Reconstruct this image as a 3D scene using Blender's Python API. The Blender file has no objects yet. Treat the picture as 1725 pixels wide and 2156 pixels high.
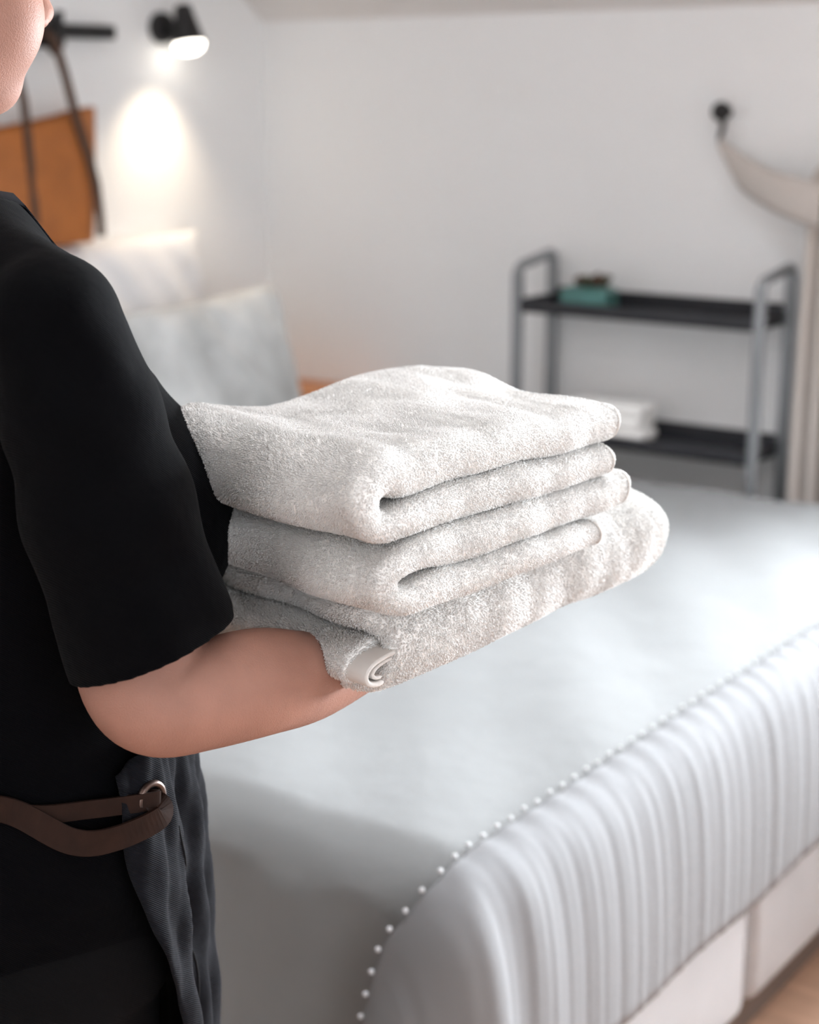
import bpy, bmesh, math, random
import numpy as np
import openvdb as vdb
from mathutils import Vector, Matrix

random.seed(7)
RNG = np.random.default_rng(11)

# ------------------------------------------------------------------ camera
CAM_Z = 1.51
FPX = 3490.0                       # focal length in pixels of the 1725 x 2156 frame
PITCH = math.radians(14.1)
YAW = math.radians(35.7)
scene = bpy.context.scene
cam_data = bpy.data.cameras.new('camera')
cam_data.sensor_fit = 'HORIZONTAL'
cam_data.sensor_width = 24.0
cam_data.lens = FPX / 1725.0 * 24.0
cam_data.clip_start = 0.05
cam_data.dof.use_dof = True
cam_data.dof.focus_distance = 1.30
cam_data.dof.aperture_fstop = 3.4
cam = bpy.data.objects.new('camera', cam_data)
scene.collection.objects.link(cam)
cam.location = (0, 0, CAM_Z)
cam.rotation_euler = (math.pi / 2 - PITCH, 0, YAW)
scene.camera = cam

# ------------------------------------------------------------------ world, light, exposure
world = bpy.data.worlds.new('world')
scene.world = world
world.use_nodes = True
wb = world.node_tree.nodes['Background']
wb.inputs['Color'].default_value = (0.80, 0.89, 1.0, 1)
wb.inputs['Strength'].default_value = 1.0

def area_light(name, loc, rot, sx, sy, power, col):
    ld = bpy.data.lights.new(name, 'AREA')
    ld.shape = 'RECTANGLE'; ld.size = sx; ld.size_y = sy
    ld.energy = power; ld.color = col
    o = bpy.data.objects.new(name, ld)
    scene.collection.objects.link(o)
    o.location = loc; o.rotation_euler = rot
    return o
# daylight entering by the two windows of the room (right wall and back wall), and an added overhead light
area_light('daylight_right_window', (2.10, -0.60, 1.40), (0, math.radians(90), 0), 1.75, 1.9, 7.0, (0.95, 0.975, 1.0))
area_light('daylight_back_window', (-0.12, 3.62, 1.15), (math.radians(-90), 0, 0), 2.0, 0.95, 104, (0.88, 0.945, 1.0))
area_light('added_overhead_light', (-0.90, 2.00, 2.66), (0, 0, 0), 1.9, 0.80, 17, (0.93, 0.965, 1.0))  # added light from above, brightens the tops of bed and towels

vs = scene.view_settings
vs.view_transform = 'Standard'; vs.look = 'None'; vs.gamma = 1.0
vs.exposure = 1.62
vs.use_curve_mapping = False
scene.cycles.use_denoising = True
scene.cycles.max_bounces = 8
scene.cycles.diffuse_bounces = 7
scene.cycles.adaptive_threshold = 0.06

# ------------------------------------------------------------------ helpers
COL = scene.collection
CY, SY = math.cos(YAW), math.sin(YAW)

def V2R(P):
    """view frame (x right, y ahead, z up, from the camera's foot) -> room frame"""
    P = np.asarray(P, dtype=np.float64)
    out = P.copy()
    out[..., 0] = CY * P[..., 0] - SY * P[..., 1]
    out[..., 1] = SY * P[..., 0] + CY * P[..., 1]
    return out

def at(px, py, y):
    """view-frame point seen at a photograph pixel, y metres ahead"""
    u = (px - 862.5) / FPX; a = (py - 1078.0) / FPX
    d = np.array([u, math.cos(PITCH) - a * math.sin(PITCH), -math.sin(PITCH) - a * math.cos(PITCH)])
    return np.array([0, 0, CAM_Z]) + d * y / d[1]

def link(name, me, mat, parent=None, loc=(0, 0, 0)):
    o = bpy.data.objects.new(name, me)
    COL.objects.link(o)
    if mat is not None and len(me.materials) == 0:
        me.materials.append(mat)
    o.location = loc
    if parent is not None:
        o.parent = parent
    return o

def np_mesh(name, verts, faces, smooth=True):
    """fast mesh from numpy verts (n,3) and faces (m,k)"""
    verts = np.ascontiguousarray(verts, dtype=np.float32); faces = np.ascontiguousarray(faces, dtype=np.int32)
    me = bpy.data.meshes.new(name)
    n, (m, k) = len(verts), faces.shape
    me.vertices.add(n); me.vertices.foreach_set('co', verts.ravel())
    me.loops.add(m * k); me.loops.foreach_set('vertex_index', faces.ravel())
    me.polygons.add(m); me.polygons.foreach_set('loop_start', np.arange(0, m * k, k, dtype=np.int32))
    me.update(calc_edges=True)
    me.validate()
    if smooth:
        me.polygons.foreach_set('use_smooth', np.ones(len(me.polygons), dtype=bool))
    me.update()
    return me

def py_mesh(name, verts, faces, smooth=False):
    me = bpy.data.meshes.new(name)
    me.from_pydata([tuple(v) for v in verts], [], faces)
    if smooth:
        me.polygons.foreach_set('use_smooth', np.ones(len(me.polygons), dtype=bool))
    me.update()
    return me

def bm_mesh(name, bm, smooth=False):
    me = bpy.data.meshes.new(name)
    bm.normal_update()
    bm.to_mesh(me); bm.free()
    if smooth:
        me.polygons.foreach_set('use_smooth', np.ones(len(me.polygons), dtype=bool))
    return me

def add_box(bm, lo, hi, bev=0.0, seg=2):
    lo, hi = Vector(lo), Vector(hi)
    b2 = bmesh.new()
    bmesh.ops.create_cube(b2, size=1.0)
    c = (lo + hi) / 2; s = hi - lo
    for v in b2.verts:
        v.co = Vector((v.co.x * s.x, v.co.y * s.y, v.co.z * s.z)) + c
    if bev > 0:
        bmesh.ops.bevel(b2, geom=b2.edges[:], offset=bev, segments=seg, affect='EDGES', profile=0.5)
    me = bpy.data.meshes.new('tmp'); b2.to_mesh(me); b2.free()
    bm.from_mesh(me); bpy.data.meshes.remove(me)

def box(name, lo, hi, mat, parent=None, bev=0.0, seg=2, smooth=False, off=(0, 0, 0)):
    bm = bmesh.new(); off = Vector(off)
    add_box(bm, Vector(lo) - off, Vector(hi) - off, bev, seg)
    return link(name, bm_mesh(name, bm, smooth), mat, parent)

def tube_arrays(path, r, n=8, closed=False, cap=True):
    path = np.asarray(path, float); m = len(path)
    r = np.broadcast_to(np.asarray(r, float), (m,))
    if closed:
        tan = np.roll(path, -1, 0) - np.roll(path, 1, 0)
    else:
        tan = np.gradient(path, axis=0)
    tan /= np.linalg.norm(tan, axis=1)[:, None] + 1e-12
    up = np.array([0, 0, 1.0]) if abs(tan[0, 2]) < .9 else np.array([1.0, 0, 0])
    vs_, nrm = [], np.cross(tan[0], up); nrm /= np.linalg.norm(nrm)
    for i in range(m):
        nrm = nrm - tan[i] * nrm.dot(tan[i]); nrm /= np.linalg.norm(nrm)
        b = np.cross(tan[i], nrm)
        a = np.arange(n) * 2 * math.pi / n
        vs_.append(path[i] + r[i] * (np.cos(a)[:, None] * nrm + np.sin(a)[:, None] * b))
    V = np.concatenate(vs_); F = []
    for i in range(m if closed else m - 1):
        for j in range(n):
            i2 = (i + 1) % m
            F.append((i * n + j, i * n + (j + 1) % n, i2 * n + (j + 1) % n, i2 * n + j))
    if cap and not closed:
        F.append(tuple(range(n - 1, -1, -1))); F.append(tuple((m - 1) * n + j for j in range(n)))
    return V, F

def tube(name, path, r, mat, parent=None, n=8, closed=False, off=(0, 0, 0)):
    V, F = tube_arrays(path, r, n, closed)
    return link(name, py_mesh(name, V - np.asarray(off), F, True), mat, parent)

def lathe(name, prof, mat, parent=None, n=24, M=None):
    """prof list of (r, z) turned about z, then transformed by M"""
    V, F = [], []
    for r, z in prof:
        for j in range(n):
            a = 2 * math.pi * j / n
            V.append(Vector((r * math.cos(a), r * math.sin(a), z)))
    for i in range(len(prof) - 1):
        for j in range(n):
            F.append((i * n + j, i * n + (j + 1) % n, (i + 1) * n + (j + 1) % n, (i + 1) * n + j))
    F.append(tuple(range(n - 1, -1, -1))); F.append(tuple((len(prof) - 1) * n + j for j in range(n)))
    if M is not None:
        V = [M @ v for v in V]
    return link(name, py_mesh(name, V, F, True), mat, parent)

def empty(name, loc, rz=0.0):
    o = bpy.data.objects.new(name, None); COL.objects.link(o)
    o.location = loc; o.rotation_euler = (0, 0, rz); o.empty_display_size = 0.05
    return o

def tag(o, label, cat, group=None):
    o['label'] = label; o['category'] = cat
    if group: o['group'] = group
    return o

def struct(o):
    o['kind'] = 'structure'; return o

def solidify(o, t, off=-1):
    m = o.modifiers.new('thickness', 'SOLIDIFY'); m.thickness = t; m.offset = off
    return o

def grid_faces(nu, nv, wrap_u=False, wrap_v=False):
    i = np.arange(nu if wrap_u else nu - 1); j = np.arange(nv if wrap_v else nv - 1)
    I, J = np.meshgrid(i, j, indexing='ij'); I = I.ravel(); J = J.ravel()
    I2 = (I + 1) % nu; J2 = (J + 1) % nv
    return np.stack([I * nv + J, I2 * nv + J, I2 * nv + J2, I * nv + J2], 1)

# ---- materials
def mat(name, col, rough=0.6, metal=0.0, noise=None, bump=None, sheen=0.0, spec=None, sss=0.0, emit=None, coords='Object'):
    """noise=(scale, amount, detail): value variation; bump=[(kind, scale, strength, dist, rot)]"""
    m = bpy.data.materials.new(name); m.use_nodes = True
    nt = m.node_tree; N, L = nt.nodes, nt.links
    b = N['Principled BSDF']
    b.inputs['Base Color'].default_value = (*col, 1)
    b.inputs['Roughness'].default_value = rough; b.inputs['Metallic'].default_value = metal
    if spec is not None: b.inputs['Specular IOR Level'].default_value = spec
    if sheen: b.inputs['Sheen Weight'].default_value = sheen; b.inputs['Sheen Roughness'].default_value = 0.5
    if sss:
        b.inputs['Subsurface Weight'].default_value = sss
        b.inputs['Subsurface Radius'].default_value = (1.0, 0.35, 0.2); b.inputs['Subsurface Scale'].default_value = 0.006
    if emit: b.inputs['Emission Color'].default_value = (*emit[0], 1); b.inputs['Emission Strength'].default_value = emit[1]
    tc = N.new('ShaderNodeTexCoord')
    if noise:
        mp = N.new('ShaderNodeMapping'); L.new(tc.outputs[coords], mp.inputs['Vector'])
        if len(noise) > 3: mp.inputs['Scale'].default_value = noise[3]
        n = N.new('ShaderNodeTexNoise'); n.inputs['Scale'].default_value = noise[0]; n.inputs['Detail'].default_value = noise[2]
        L.new(mp.outputs['Vector'], n.inputs['Vector'])
        r = N.new('ShaderNodeValToRGB'); a = noise[1]
        r.color_ramp.elements[0].position = 0.3; r.color_ramp.elements[1].position = 0.7
        r.color_ramp.elements[0].color = (*[c * (1 - a) for c in col], 1)
        r.color_ramp.elements[1].color = (*[min(1, c * (1 + a)) for c in col], 1)
        L.new(n.outputs['Fac'], r.inputs['Fac']); L.new(r.outputs['Color'], b.inputs['Base Color'])
    prev = None
    for kind, sc, st, dist, rot in (bump or []):
        mp = N.new('ShaderNodeMapping'); mp.inputs['Rotation'].default_value = rot
        L.new(tc.outputs[coords], mp.inputs['Vector'])
        if kind == 'twill':          # fine diagonal ribs: planes across a direction in the cloth
            dt = N.new('ShaderNodeVectorMath'); dt.operation = 'DOT_PRODUCT'; dt.inputs[1].default_value = rot
            L.new(tc.outputs[coords], dt.inputs[0])
            nn = N.new('ShaderNodeTexNoise'); nn.inputs['Scale'].default_value = 40; L.new(tc.outputs[coords], nn.inputs['Vector'])
            ma = N.new('ShaderNodeMath'); ma.operation = 'MULTIPLY_ADD'; ma.inputs[1].default_value = sc
            ml = N.new('ShaderNodeMath'); ml.operation = 'MULTIPLY'; ml.inputs[1].default_value = 5.0
            L.new(nn.outputs['Fac'], ml.inputs[0]); L.new(dt.outputs['Value'], ma.inputs[0]); L.new(ml.outputs[0], ma.inputs[2])
            t = N.new('ShaderNodeMath'); t.operation = 'SINE'; L.new(ma.outputs[0], t.inputs[0])
            bp = N.new('ShaderNodeBump'); bp.inputs['Strength'].default_value = st; bp.inputs['Distance'].default_value = dist
            L.new(t.outputs[0], bp.inputs['Height'])
            if prev is not None: L.new(prev.outputs['Normal'], bp.inputs['Normal'])
            prev = bp
            continue
        if kind == 'wave':
            t = N.new('ShaderNodeTexWave'); t.inputs['Scale'].default_value = sc; t.inputs['Distortion'].default_value = 0.6
            t.inputs['Detail'].default_value = 1.0; t.inputs['Detail Scale'].default_value = 2.0
        elif kind == 'voronoi':
            t = N.new('ShaderNodeTexVoronoi'); t.inputs['Scale'].default_value = sc
        else:
            t = N.new('ShaderNodeTexNoise'); t.inputs['Scale'].default_value = sc; t.inputs['Detail'].default_value = 4.0
        L.new(mp.outputs['Vector'], t.inputs['Vector'])
        bp = N.new('ShaderNodeBump'); bp.inputs['Strength'].default_value = st; bp.inputs['Distance'].default_value = dist
        L.new(t.outputs[0 if kind != 'noise' else 'Fac'], bp.inputs['Height'])
        if prev is not None: L.new(prev.outputs['Normal'], bp.inputs['Normal'])
        prev = bp
    if prev is not None: L.new(prev.outputs['Normal'], b.inputs['Normal'])
    return m

M = {}
M['wall'] = mat('wall_paint', (0.90, 0.908, 0.91), 0.9, noise=(1.5, 0.01, 2), bump=[('noise', 60, 0.05, 0.002, (0, 0, 0))])
M['wall_dark'] = mat('front_wall_paint', (0.78, 0.77, 0.755), 0.9, noise=(1.5, 0.01, 2))
M['ceiling'] = mat('ceiling_paint', (0.78, 0.755, 0.735), 0.9, noise=(2.0, 0.01, 2))
M['trim'] = mat('white_trim', (0.82, 0.82, 0.81), 0.5)
M['wood_floor'] = mat('floor_wood', (0.40, 0.235, 0.155), 0.45, noise=(3.0, 0.22, 5, (1, 14, 1)))
M['orange_wood'] = mat('orange_wood', (0.60, 0.24, 0.085), 0.45, noise=(4.0, 0.18, 4, (1, 10, 1)))
M['skin'] = mat('skin', (0.345, 0.176, 0.130), 0.55, noise=(26, 0.09, 5), sss=0.08, spec=0.3,
                bump=[('noise', 600, 0.35, 0.0009, (0, 0, 0)), ('voronoi', 800, 0.3, 0.0006, (0, 0, 0))])
TW = tuple(V2R(np.array([0.45, 0.40, 0.80])) / np.linalg.norm([0.45, 0.40, 0.80]))
M['shirt'] = mat('black_twill', (0.0014, 0.0014, 0.0020), 0.88, sheen=0.015, spec=0.05,
                 bump=[('twill', 4300, 0.5, 0.0004, TW), ('noise', 11, 0.5, 0.014, (0, 0, 0))])
M['trousers'] = mat('black_trouser_cloth', (0.004, 0.004, 0.0045), 0.9, spec=0.08, bump=[('twill', 4300, 0.4, 0.0004, TW)])
M['seam'] = mat('black_thread', (0.007, 0.007, 0.008), 0.8, spec=0.25)
M['apron'] = mat('charcoal_denim', (0.0085, 0.0088, 0.0115), 0.9, sheen=0.02, spec=0.08, noise=(140, 0.22, 3),
                 bump=[('twill', 4300, 0.6, 0.0005, TW), ('noise', 14, 0.35, 0.01, (0, 0, 0))])
M['strap_leather'] = mat('brown_leather', (0.020, 0.0085, 0.0052), 0.7, spec=0.15, noise=(60, 0.2, 3), bump=[('noise', 300, 0.15, 0.0008, (0, 0, 0))])
M['grommet'] = mat('bronze_metal', (0.14, 0.10, 0.085), 0.35, metal=0.9)
M['hair'] = mat('brown_hair', (0.06, 0.035, 0.02), 0.5, noise=(60, 0.4, 3, (1, 1, 0.1)))
def terry_mat():
    """cotton loops: matt, and letting some light through"""
    m = bpy.data.materials.new('terry_cotton'); m.use_nodes = True
    nt = m.node_tree; nt.nodes.clear()
    o = nt.nodes.new('ShaderNodeOutputMaterial'); mx = nt.nodes.new('ShaderNodeMixShader'); mx.inputs[0].default_value = 0.42
    d = nt.nodes.new('ShaderNodeBsdfDiffuse'); tr_ = nt.nodes.new('ShaderNodeBsdfTranslucent')
    for b in (d, tr_): b.inputs['Color'].default_value = (0.955, 0.942, 0.925, 1)
    nt.links.new(d.outputs[0], mx.inputs[1]); nt.links.new(tr_.outputs[0], mx.inputs[2]); nt.links.new(mx.outputs[0], o.inputs['Surface'])
    return m
M['terry'] = terry_mat()
M['terry_base'] = mat('terry_ground', (0.96, 0.945, 0.92), 1.0, spec=0.05, bump=[('noise', 500, 0.5, 0.001, (0, 0, 0))])
M['hem'] = mat('woven_hem', (0.66, 0.63, 0.60), 0.9, spec=0.1, bump=[('wave', 500, 0.25, 0.0004, (0, 0, 0.3))])
M['spread'] = mat('grey_bedspread', (0.226, 0.231, 0.231), 0.85, sheen=0.15, noise=(5.0, 0.05, 3), bump=[('noise', 14, 0.25, 0.01, (0, 0, 0))])
M['knot'] = mat('white_knot', (0.62, 0.62, 0.63), 0.9)
M['throw'] = mat('white_cotton', (0.225, 0.225, 0.231), 0.9, bump=[('noise', 50, 0.1, 0.003, (0, 0, 0))])
M['base'] = mat('pale_velvet', (0.47, 0.468, 0.475), 0.85, sheen=0.2, noise=(4.0, 0.09, 4))
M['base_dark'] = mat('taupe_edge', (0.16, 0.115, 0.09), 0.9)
M['mattress'] = mat('mattress_cloth', (0.80, 0.80, 0.80), 0.9)
M['pillow'] = mat('white_pillow', (0.86, 0.865, 0.88), 0.9)
M['velvet'] = mat('grey_velvet', (0.64, 0.66, 0.655), 0.8, sheen=0.15, noise=(5.0, 0.30, 3, (1, 3.5, 0.8)), bump=[('noise', 10, 0.4, 0.02, (0, 0, 0))])
M['black_metal'] = mat('black_metal', (0.012, 0.012, 0.013), 0.5)
M['cart_metal'] = mat('grey_metal', (0.33, 0.345, 0.36), 0.4, metal=0.75)
M['tray'] = mat('dark_tray', (0.026, 0.027, 0.032), 0.45, noise=(20, 0.1, 3))
M['caster'] = mat('rubber_black', (0.02, 0.02, 0.02), 0.7)
M['teal'] = mat('teal_card', (0.075, 0.20, 0.185), 0.35, noise=(7, 0.4, 2))
M['brown'] = mat('brown_dried', (0.09, 0.055, 0.035), 0.9, noise=(40, 0.3, 2))
M['leaf'] = mat('dull_green', (0.05, 0.08, 0.045), 0.8)
M['tan'] = mat('tan_leather', (0.42, 0.135, 0.024), 0.55, noise=(9, 0.16, 4))
M['dark_leather'] = mat('dark_brown_leather', (0.075, 0.035, 0.018), 0.55)
M['curtain'] = mat('beige_curtain', (0.62, 0.57, 0.53), 0.9, bump=[('wave', 260, 0.15, 0.0006, (0, 0, 0))])
M['bulb'] = mat('frosted_bulb', (1, 1, 1), 0.3, emit=((1.0, 0.92, 0.80), 2.6))

def glass_mat():
    m = bpy.data.materials.new('window_glass'); m.use_nodes = True
    nt = m.node_tree; nt.nodes.clear()
    o = nt.nodes.new('ShaderNodeOutputMaterial'); mx = nt.nodes.new('ShaderNodeMixShader')
    t = nt.nodes.new('ShaderNodeBsdfTransparent'); g = nt.nodes.new('ShaderNodeBsdfGlossy'); fr = nt.nodes.new('ShaderNodeFresnel')
    g.inputs['Roughness'].default_value = 0.02
    nt.links.new(fr.outputs[0], mx.inputs[0]); nt.links.new(t.outputs[0], mx.inputs[1]); nt.links.new(g.outputs[0], mx.inputs[2])
    nt.links.new(mx.outputs[0], o.inputs['Surface'])
    return m
M['glass'] = glass_mat()

# ------------------------------------------------------------------ the room
XL, XR, YB, YF = -2.99, 2.0, 3.49, -1.7       # left, right, back, front faces
KNEE, RIDGE_Y, HI = 1.70, 2.45, 2.55          # low back wall, sloping ceiling, flat ceiling
T = 0.12

struct(box('floor', (XL - T, YF - T, -0.10), (XR + T, YB + T, 0.0), M['wood_floor']))
struct(box('wall_left', (XL - T, YF - T, 0.0), (XL, YB + T, HI + T), M['wall']))
struct(box('wall_front', (XL, YF - T, 0.0), (XR, YF, HI + T), M['wall_dark']))

def wall_with_hole(name, axis, face, out, a0, a1, z0, z1, ha0, ha1, hz0, hz1):
    bm = bmesh.new()
    for (p0, p1, q0, q1) in ((a0, ha0, z0, z1), (ha1, a1, z0, z1), (ha0, ha1, z0, hz0), (ha0, ha1, hz1, z1)):
        if axis == 'x':   # wall runs along x, thickness in y
            add_box(bm, (p0, face, q0), (p1, out, q1))
        else:
            add_box(bm, (face, p0, q0), (out, p1, q1))
    return struct(link(name, bm_mesh(name, bm), M['wall']))

W1 = (-1.12, 0.93, 0.66, 1.60)     # back-wall window: x0 x1 z0 z1
W2 = (-1.58, 0.38, 0.50, 2.28)      # right-wall window: y0 y1 z0 z1
wall_with_hole('wall_back', 'x', YB, YB + T, XL, XR, 0.0, KNEE + 0.06, *W1)
wall_with_hole('wall_right', 'y', XR, XR + T, YF - T, YB + T, 0.0, HI + T, *W2)
# sloping attic ceiling above the low back wall, flat ceiling over the rest
W3R = (-1.85, 0.05, 1.60, 2.40)    # added roof window, unseen, for the overhead light: x0 x1 y0 y1
bm = bmesh.new()
def slab(bm, quad, th):
    v = [bm.verts.new(q) for q in quad] + [bm.verts.new((q[0], q[1], q[2] + th)) for q in quad]
    for f in ((0, 3, 2, 1), (4, 5, 6, 7), (0, 1, 5, 4), (1, 2, 6, 5), (2, 3, 7, 6), (3, 0, 4, 7)): bm.faces.new([v[i] for i in f])
slab(bm, ((XL, YB, KNEE), (XR, YB, KNEE), (XR, RIDGE_Y, HI), (XL, RIDGE_Y, HI)), T)
for (x0, x1, y0, y1) in ((XL, W3R[0], YF, RIDGE_Y), (W3R[1], XR, YF, RIDGE_Y), (W3R[0], W3R[1], YF, W3R[2]), (W3R[0], W3R[1], W3R[3], RIDGE_Y)):
    slab(bm, ((x0, y1, HI), (x1, y1, HI), (x1, y0, HI), (x0, y0, HI)), T)
struct(link('ceiling', bm_mesh('ceiling', bm), M['ceiling']))
rw = empty('added_roof_window', (0, 0, 0)); rw['kind'] = 'structure'  # unseen roof window, added to let the overhead light in
f_ = 0.05
for n_, x0, x1, y0, y1 in (('frame_rail', W3R[0], W3R[1], W3R[2], W3R[2] + f_), ('frame_rail', W3R[0], W3R[1], W3R[3] - f_, W3R[3]),
                           ('frame_stile', W3R[0], W3R[0] + f_, W3R[2] + f_, W3R[3] - f_), ('frame_stile', W3R[1] - f_, W3R[1], W3R[2] + f_, W3R[3] - f_)):
    box(n_, (x0, y0, HI + 0.03), (x1, y1, HI + 0.08), M['trim'], rw, bev=0.004)
box('pane', (W3R[0] + f_, W3R[2] + f_, HI + 0.05), (W3R[1] - f_, W3R[3] - f_, HI + 0.056), M['glass'], rw)
struct(box('baseboard_back', (XL, YB - 0.015, 0.0), (XR, YB, 0.08), M['trim'], bev=0.004))
struct(box('baseboard_left', (XL, YF, 0.0), (XL + 0.015, YB - 0.015, 0.08), M['trim'], bev=0.004))

def window(name, axis, face, a0, a1, z0, z1):
    w = empty(name, (0, 0, 0)); w['kind'] = 'structure'
    def bb(n, p0, p1, q0, q1, d0, d1, m):
        if axis == 'x': return box(n, (p0, face + d0, q0), (p1, face + d1, q1), m, w, bev=0.004 if m is M['trim'] else 0)
        return box(n, (face + d0, p0, q0), (face + d1, p1, q1), m, w, bev=0.004 if m is M['trim'] else 0)
    f = 0.05
    bb('frame_rail', a0, a1, z0, z0 + f, 0.03, 0.09, M['trim']); bb('frame_rail', a0, a1, z1 - f, z1, 0.03, 0.09, M['trim'])
    bb('frame_stile', a0, a0 + f, z0 + f, z1 - f, 0.03, 0.09, M['trim']); bb('frame_stile', a1 - f, a1, z0 + f, z1 - f, 0.03, 0.09, M['trim'])
    mid = (a0 + a1) / 2
    bb('frame_stile', mid - f / 2, mid + f / 2, z0 + f, z1 - f, 0.03, 0.09, M['trim'])
    bb('pane', a0 + f, mid - f / 2, z0 + f, z1 - f, 0.055, 0.06, M['glass'])
    bb('pane', mid + f / 2, a1 - f, z0 + f, z1 - f, 0.055, 0.06, M['glass'])
    bb('sill', a0 - 0.03, a1 + 0.03, z0 - 0.025, z0, -0.06, 0.03, M['trim'])
    return w
window('window_1', 'x', YB, *W1)
window('window_2', 'y', XR, *W2)

# ------------------------------------------------------------------ bed
BX0, BX1, BY0, BY1, BZ = -2.93, -0.93, 1.375, 3.285, 0.674     # head, foot, near side, far side, top
bed = empty('bed', (BX0, (BY0 + BY1) / 2, 0))
tag(bed, 'large upholstered bed with pale velvet base below the white foot throw', 'bed')
bo = bed.location
GAP = 2.235
box('base_half', (BX0 + 0.02, BY0 + 0.03, 0.10), (BX1 - 0.012, GAP - 0.012, 0.36), M['base'], bed, bev=0.02, seg=3, smooth=True, off=bo)
box('base_half', (BX0 + 0.02, GAP + 0.012, 0.10), (BX1 - 0.012, BY1 - 0.02, 0.36), M['base'], bed, bev=0.02, seg=3, smooth=True, off=bo)
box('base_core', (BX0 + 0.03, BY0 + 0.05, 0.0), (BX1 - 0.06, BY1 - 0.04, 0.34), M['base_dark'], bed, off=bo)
box('mattress', (BX0, BY0 + 0.03, 0.36), (BX1 - 0.025, BY1 - 0.02, BZ - 0.012), M['mattress'], bed, bev=0.06, seg=4, smooth=True, off=bo)
# headboard is hidden behind the cushions and stays low
box('headboard', (XL + 0.005, BY0 + 0.02, 0.0), (BX0 - 0.01, BY1 - 0.01, 0.66), M['base'], bed, bev=0.015, seg=2, smooth=True, off=bo)

def spread_mesh():
    """grey bedspread: flat over the top, rounded down the near long side"""
    R = 0.085
    prof = []                                    # (y, z) from far side to the near hem
    prof += [(BY1 + 0.004, BZ - 0.16), (BY1 + 0.004, BZ - 0.07)]
    for k in range(1, 7):
        a = math.pi / 2 * k / 6
        prof.append((BY1 + 0.004 - 0.05 * (1 - math.cos(a)), BZ - 0.05 + 0.05 * math.sin(a)))
    for y in np.linspace(BY1 - 0.10, BY0 + R + 0.06, 40): prof.append((y, BZ))
    for k in range(0, 11):
        a = math.pi / 2 * k / 10
        prof.append((BY0 + R * (1 - math.sin(a)), BZ - R * (1 - math.cos(a))))
    for z in np.linspace(BZ - R - 0.03, 0.10, 22): prof.append((BY0 - 0.02 * (BZ - R - z), z))
    prof = np.array(prof)
    xs = np.concatenate([np.linspace(BX0 + 0.02, BX1 - 0.05, 76), BX1 - 0.05 + 0.075 * np.sin(np.linspace(0.1, 1, 10) * math.pi / 2)])
    Vv = np.zeros((len(xs), len(prof), 3))
    for i, x in enumerate(xs):
        drop = 0.0
        d = x - (BX1 - 0.05)
        if d > 0: drop = 0.075 * (1 - math.sqrt(max(0, 1 - min(1, d / 0.0755) ** 2)))
        y, z = prof[:, 0].copy(), prof[:, 1].copy()
        wav = 0.004 * np.sin(x * 9 + y * 4) * np.sin(y * 7 - x * 3 + 1) + 0.0025 * np.sin(x * 23 + y * 17)
        hang = np.clip((BZ - R - z) / 0.4, 0, 1)
        y = y - 0.018 * hang * np.sin(x * 14 + 0.6) - (z < BZ - 0.06) * (y < 2) * 0.006 * np.sin(x * 31)
        z = z + wav * (z > BZ - 0.03) - drop * (z > BZ - 0.2)
        Vv[i] = np.stack([np.full_like(y, x), y, z], 1)
    return Vv
Vs = spread_mesh()
o = link('bedspread', np_mesh('bedspread', (Vs - np.array([BX0, 2.3, 0])).reshape(-1, 3), grid_faces(*Vs.shape[:2])[:, ::-1]), M['spread'], loc=(BX0, 2.3, 0))
solidify(o, 0.008)
tag(o, 'light grey bedspread laid over the top and near side of the bed', 'bedspread')

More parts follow.
